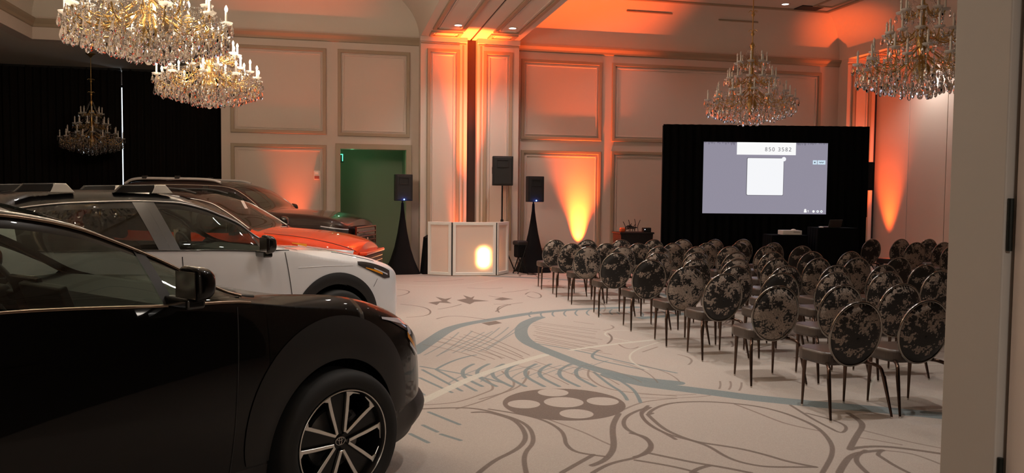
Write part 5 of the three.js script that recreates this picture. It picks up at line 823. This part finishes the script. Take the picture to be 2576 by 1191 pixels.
// --- white crossover
{
  const pt = paint(0.76, 0.76, 0.78, 0.4), rf = paint(0.004, 0.004, 0.0045, 0.3); rf.clearcoat = 0.6; rf.specularIntensity = 0.15;
  const p0 = [-0.46, 0, -8.9];
  buildCar({
    label: 'white crossover car with black roof standing behind the black one', at: p0, turn: 31, W: 0.92, r: 0.35, Ra: 0.41, archY: 1.0, wb: 2.7, nose: 0.94, tail: -3.6, bot: 0.2, round: 0.7, c: 0.42, clad: 1,
    top: [[0.94, 0.82], [0.9, 0.88], [0.8, 0.93], [0.6, 0.99], [0.4, 1.045], [0.1, 1.09], [-0.2, 1.11], [-0.33, 1.12], [-0.57, 1.255], [-0.81, 1.42], [-1.02, 1.55], [-1.22, 1.63], [-1.5, 1.665], [-2.0, 1.68], [-2.6, 1.66], [-2.95, 1.6], [-3.15, 1.48], [-3.45, 1.12], [-3.6, 0.98]],
    edge: [[0.94, 0.78], [0.8, 0.88], [0.6, 0.95], [0.4, 1.01], [0.1, 1.065], [-0.2, 1.095], [-0.33, 1.105], [-0.54, 1.145], [-0.78, 1.27], [-0.93, 1.39], [-1.09, 1.465], [-1.24, 1.525], [-1.49, 1.58], [-1.8, 1.59], [-2.3, 1.575], [-2.7, 1.53], [-3.0, 1.42], [-3.3, 1.2], [-3.6, 0.95]],
    belt: [[0.94, 0.74], [0.8, 0.83], [0.6, 0.89], [0.4, 0.935], [0.1, 0.98], [-0.2, 1.04], [-0.42, 1.095], [-0.54, 1.115], [-0.79, 1.118], [-1.18, 1.14], [-1.57, 1.152], [-2.06, 1.17], [-2.5, 1.18], [-3.0, 1.22], [-3.6, 0.93]],
    zb: [[0.94, 0.9], [0.1, 0.88], [-0.5, 0.88], [-2.5, 0.87], [-3.6, 0.84]], zg: [[0.94, 0.82], [0.1, 0.76], [-0.35, 0.75], [-1.0, 0.68], [-1.6, 0.62], [-2.6, 0.6], [-3.6, 0.72]],
    wsTop: -1.28, wsBase: -0.33, rearTop: -2.9, rearBase: -3.4, glassRear: -2.75, pillarB: -1.65, seatX: -1.45, mirror: [-0.8, 1.17], mirrorH: 0.085, mirrorMat: trimBlack, paint: pt, roofPaint: rf, seatMat: leatherMat, wheel: wheelGroup(0.35, 0.24, 0.225, { bright: true, phase: 0.4 }),
    details: ({ T, patch, slant, line, arc, belt, edge, zAt, top, zg }) => {
      const satin = mat(0.5, 0.49, 0.48, 0.35, 0.9), pill = mat(0.075, 0.072, 0.07, 0.35);
      line('window_trim', x => edge(x) - 0.01, -2.72, -0.52, 0.009, satin, 0.004); line('belt_trim', x => belt(x) + 0.004, -2.72, -0.5, 0.007, trimBlack, 0.004);
      slant('pillar', -1.66, 1.16, -1.8, 1.585, 0.1, pill); slant('pillar', -1.57, 1.16, -1.71, 1.585, 0.08, pill, 0.006); slant('pillar', -0.76, 1.12, -0.84, 1.3, 0.03, trimBlack);
      line('roof_rail', x => top(x) - 0.035, -2.75, -1.35, 0.014, satin, 0.015);
      for (const [x0, x1] of [[-2.7, -2.3], [-1.96, -1.5]]) for (const s of [1, -1]) { const z = s * 0.53; const sh = new THREE.Shape([[x0, 1.65], [x0 + 0.06, 1.705], [x1 - 0.14, 1.712], [x1 - 0.14, 1.66]].map(p => new THREE.Vector2(...p))); part('rack_bar', new THREE.ExtrudeGeometry(sh, { depth: 0.045, bevelEnabled: true, bevelThickness: 0.008, bevelSize: 0.008, bevelSegments: 2 }).translate(0, 0.006, z - 0.02), cladMat, T); const f = new THREE.Shape([[x1 - 0.15, 1.65], [x1 - 0.12, 1.715], [x1 - 0.04, 1.715], [x1 + 0.02, 1.65]].map(p => new THREE.Vector2(...p))); part('rack_foot', new THREE.ExtrudeGeometry(f, { depth: 0.06, bevelEnabled: true, bevelThickness: 0.008, bevelSize: 0.006, bevelSegments: 2 }).translate(0, 0.004, z - 0.03), M.plastic, T); }
      slant('door_gap', -0.46, 0.4, -0.55, 1.1, 0.008, M.dark, 0.003); slant('door_gap', -1.52, 0.3, -1.52, 1.1, 0.008, M.dark, 0.003);
      line('hood_gap', x => edge(x) - 0.004 - 0.02 * clamp((x - 0.05) / 0.3, 0, 1), 0.02, 0.5, 0.004, M.dark, 0.001);
      line('fender_crease', x => 0.945 - 0.035 * clamp(x + 0.1, 0, 0.4), -0.42, 0.2, 0.0035, pt, 0.0);
      arc('arch_cladding', 0, 0.41, t => 0.495 + 0.03 * Math.max(0, Math.sin(t)), 0.0, Math.PI, cladMat, 0.014); arc('arch_cladding', -2.64, 0.41, t => 0.495 + 0.03 * Math.max(0, Math.sin(t)), 0.0, Math.PI, cladMat, 0.014);
      patch('headlight', 0.26, 0.7, x => lerp(0.935, 0.775, clamp((x - 0.26) / 0.34, 0, 1)), x => lerp(0.972, 0.85, Math.pow(clamp((x - 0.26) / 0.44, 0, 1), 1.7)), lampDark, 0.006, T, 16, 4, [1, -1]);
      patch('turn_lamp', 0.35, 0.58, x => lerp(0.9, 0.815, (x - 0.35) / 0.23), x => lerp(0.908, 0.85, (x - 0.35) / 0.23), amberLens, 0.009, T, 10, 2, [1, -1]);
      patch('lamp_strip', 0.46, 0.66, x => lerp(0.885, 0.805, (x - 0.46) / 0.2), x => lerp(0.897, 0.82, (x - 0.46) / 0.2), lampSilver, 0.01, T, 8, 2, [1, -1]);
      slant('bumper_gap', 0.44, 0.7, 0.5, 0.78, 0.006, M.dark, 0.003);
      part('grille', rbx(0.92, 0.965, 0.4, 0.7, -0.4, 0.4, 0.012), cladMat, T); patch('door_handle', -1.42, -1.22, () => 0.94, () => 0.97, pt, 0.022, T, 8, 2, [1, -1]);
      part('front_lip', rbx(0.5, 0.92, 0.24, 0.32, -0.5, 0.5, 0.03, 3), cladMat, T);
    }
  });
}
// --- orange crossover
{
  const pt = paint(0.7, 0.045, 0.002, 0.4), rf = paint(0.03, 0.012, 0.008, 0.3);
  const a = turnDeg(-16);
  buildCar({
    label: 'bright orange crossover car between the white and the dark car', at: [-0.06 - 0.3 * Math.cos(a), 0, -11.75 + 0.3 * Math.sin(a)], turn: -16, W: 0.92, r: 0.36, Ra: 0.42, archY: 1.0, wb: 2.69, nose: 0.84, tail: -3.65, bot: 0.22, round: 0.55, c: 0.34, clad: 1,
    top: [[0.9, 0.9], [0.86, 0.97], [0.72, 1.03], [0.4, 1.105], [0.0, 1.15], [-0.4, 1.175], [-0.5, 1.185], [-0.8, 1.36], [-1.05, 1.5], [-1.25, 1.6], [-1.5, 1.66], [-2.0, 1.69], [-2.6, 1.675], [-3.0, 1.6], [-3.2, 1.48], [-3.5, 1.12], [-3.65, 0.98]],
    edge: [[0.9, 0.84], [0.72, 0.95], [0.4, 1.04], [0.0, 1.1], [-0.4, 1.135], [-0.52, 1.15], [-0.8, 1.31], [-1.0, 1.43], [-1.2, 1.53], [-1.45, 1.58], [-2.0, 1.6], [-2.5, 1.57], [-3.0, 1.43], [-3.65, 0.95]],
    belt: [[0.9, 0.78], [0.72, 0.87], [0.4, 0.96], [0.0, 1.03], [-0.4, 1.1], [-0.6, 1.12], [-1.5, 1.13], [-2.5, 1.16], [-3.0, 1.2], [-3.65, 0.93]],
    zb: [[0.9, 0.9], [0.0, 0.87], [-3.65, 0.84]], zg: [[0.9, 0.82], [0.2, 0.77], [-0.45, 0.74], [-1.0, 0.66], [-1.6, 0.6], [-2.6, 0.58], [-3.65, 0.72]],
    wsTop: -1.33, wsBase: -0.5, rearTop: -2.95, rearBase: -3.45, glassRear: -2.8, pillarB: -1.7, seatX: -1.55, mirror: [-0.75, 1.2], mirrorH: 0.085, mirrorMat: trimBlack, paint: pt, roofPaint: rf, wheel: wheelGroup(0.36, 0.24, 0.225, { bright: true, phase: 0.2 }),
    details: ({ T, patch, slant, line, arc, belt, edge, top, zg }) => {
      const satin = mat(0.6, 0.57, 0.53, 0.3, 0.9);
      line('window_trim', x => edge(x) - 0.006, -2.72, -0.62, 0.01, satin, 0.004); slant('pillar', -1.6, 1.13, -1.72, 1.58, 0.1, trimBlack);
      arc('arch_cladding', 0, 0.42, () => 0.5, 0.0, Math.PI, cladMat, 0.012); arc('arch_cladding', -2.69, 0.42, () => 0.5, 0.0, Math.PI, cladMat, 0.012);
      patch('headlight', 0.1, 0.8, x => lerp(0.955, 0.82, (x - 0.1) / 0.7), x => lerp(0.985, 0.9, (x - 0.1) / 0.7), lampSilver, 0.008, T, 20, 4, [1, -1]);
      patch('turn_lamp', 0.02, 0.22, x => lerp(1.0, 0.96, (x - 0.02) / 0.2), x => lerp(1.012, 0.995, (x - 0.02) / 0.2), amberLens, 0.009, T, 8, 2, [1, -1]);
      patch('lamp_bezel', 0.3, 0.7, x => 0.905 - 0.15 * (x - 0.3), x => 0.912 - 0.15 * (x - 0.3), M.dark, 0.011, T, 10, 2, [1, -1]);
      line('hood_gap', x => edge(x) - 0.008, -0.4, 0.82, 0.005, M.dark, 0.002);
      part('grille', rbx(0.885, 0.93, 0.46, 0.82, -0.5, 0.5, 0.02), cladMat, T); for (const y of [0.52, 0.58, 0.64, 0.7, 0.76]) part('grille_bar', rbx(0.925, 0.938, y, y + 0.016, -0.46, 0.46, 0.004), trimBlack, T);
      part('bumper_bar', rbx(0.84, 0.95, 0.82, 0.87, -0.56, 0.56, 0.02, 3), pt, T); part('skid_plate', rbx(0.6, 0.94, 0.26, 0.36, -0.5, 0.5, 0.03, 3), M.plastic, T);
      for (const s of [1, -1]) part('fog_lamp', rbx(0.79, 0.86, 0.52, 0.72, s > 0 ? 0.5 : -0.66, s > 0 ? 0.66 : -0.5, 0.03, 3), lampDark, T);
      for (const s of [1, -1]) part('roof_rail', tube([V(-2.6, 1.66, s * 0.53), V(-2.4, 1.705, s * 0.53), V(-1.7, 1.71, s * 0.53), V(-1.45, 1.655, s * 0.53)], 0.016, 30, 8), cladMat, T);
      part('windshield_card', bx(-0.05, 0.05, -0.065, 0.065, -0.002, 0.002).rotateY(Math.PI / 2).rotateZ(0.5).translate(-0.98, 1.5, 0.02), M.plastic, T);
    }
  });
}
// --- dark off-road truck
{
  const pt = paint(0.022, 0.009, 0.007, 0.35); const a = turnDeg(-20);
  buildCar({
    label: 'dark maroon sport utility truck farthest back with chrome-edged grille and roof rails', at: [-0.05 - 0.32 * Math.cos(a), 0, -15.35 + 0.32 * Math.sin(a)], turn: -20, W: 0.98, r: 0.4, Ra: 0.48, archY: 1.0, wb: 2.95, nose: 0.86, tail: -4.1, bot: 0.32, round: 0.4, c: 0.22, clad: 1,
    top: [[0.93, 1.08], [0.88, 1.19], [0.75, 1.26], [0.5, 1.32], [0.0, 1.37], [-0.4, 1.385], [-0.64, 1.4], [-0.85, 1.56], [-1.05, 1.7], [-1.3, 1.82], [-1.6, 1.88], [-2.4, 1.905], [-3.3, 1.88], [-3.7, 1.82], [-3.9, 1.6], [-4.05, 1.2], [-4.1, 1.0]],
    edge: [[0.93, 1.03], [0.75, 1.18], [0.5, 1.25], [0.0, 1.3], [-0.4, 1.32], [-0.66, 1.34], [-0.88, 1.5], [-1.1, 1.65], [-1.3, 1.75], [-1.6, 1.8], [-2.4, 1.82], [-3.3, 1.8], [-3.7, 1.74], [-3.95, 1.3], [-4.1, 0.97]],
    belt: [[0.93, 0.98], [0.75, 1.1], [0.5, 1.16], [0.0, 1.2], [-0.5, 1.24], [-0.8, 1.26], [-2.0, 1.28], [-3.3, 1.3], [-4.1, 0.95]],
    zb: [[0.93, 0.95], [0.0, 0.93], [-4.1, 0.92]], zg: [[0.93, 0.88], [0.0, 0.82], [-0.6, 0.8], [-1.1, 0.73], [-1.7, 0.68], [-3.3, 0.67], [-4.1, 0.85]],
    wsTop: -1.4, wsBase: -0.63, rearTop: -3.65, rearBase: -3.95, glassRear: -3.6, pillarB: -1.9, seatX: -1.7, mirror: [-0.9, 1.34], mirrorH: 0.11, paint: pt, roofPaint: pt, wheel: wheelGroup(0.4, 0.24, 0.25, { bright: false, phase: 0 }),
    details: ({ T, patch, slant, line, arc, belt, edge, top }) => {
      arc('arch_cladding', 0, 0.48, () => 0.57, 0.0, Math.PI, cladMat, 0.03); arc('arch_cladding', -2.95, 0.48, () => 0.57, 0.0, Math.PI, cladMat, 0.03);
      slant('pillar', -1.8, 1.28, -1.85, 1.8, 0.11, trimBlack); slant('pillar', -2.75, 1.3, -2.8, 1.8, 0.12, trimBlack); line('window_trim', x => edge(x) - 0.006, -3.5, -0.8, 0.009, M.chrome, 0.004);
      patch('headlight', 0.42, 0.88, x => 0.96, x => lerp(1.1, 1.04, (x - 0.42) / 0.46), lampDark, 0.008, T, 14, 4, [1, -1]); patch('lamp_strip', 0.44, 0.88, x => lerp(1.09, 1.03, (x - 0.44) / 0.44), x => lerp(1.105, 1.045, (x - 0.44) / 0.44), lampSilver, 0.012, T, 12, 2, [1, -1]);
      part('grille', rbx(0.9, 0.965, 0.6, 1.06, -0.56, 0.56, 0.03, 3), trimBlack, T); const cm = mat(0.35, 0.16, 0.11, 0.2, 1); for (const y of [0.64, 0.72, 0.8, 0.88, 0.96]) part('grille_bar', rbx(0.955, 0.985, y, y + 0.028, -0.52, 0.52, 0.008), cm, T);
      part('grille_frame', frameGeo(-0.58, 0.58, 0.58, 1.08, 0.03, 0.03, 0.006).rotateY(Math.PI / 2).translate(0.945, 0, 0), cm, T);
      part('bumper', rbx(0.7, 1.02, 0.4, 0.58, -0.72, 0.72, 0.05, 3), pt, T); part('front_badge', lathe([[0, 0], [0.04, 0], [0.036, 0.012], [0, 0.015]], 20).rotateZ(-Math.PI / 2).translate(0.985, 0.83, 0), M.chrome, T);
      for (const s of [1, -1]) { part('roof_rail', tube([V(-3.5, 1.83, s * 0.6), V(-3.35, 1.905, s * 0.6), V(-2.6, 1.925, s * 0.6), V(-1.75, 1.9, s * 0.6), V(-1.6, 1.855, s * 0.6)], 0.026, 40, 8), mat(0.6, 0.58, 0.56, 0.35, 0.4), T); for (const x of [-3.1, -2.45]) part('rail_clamp', rbx(x - 0.05, x + 0.05, 1.92, 1.98, s * 0.6 - 0.03, s * 0.6 + 0.03, 0.012), cladMat, T); }
    }
  });
}
renderer.render(scene, camera);
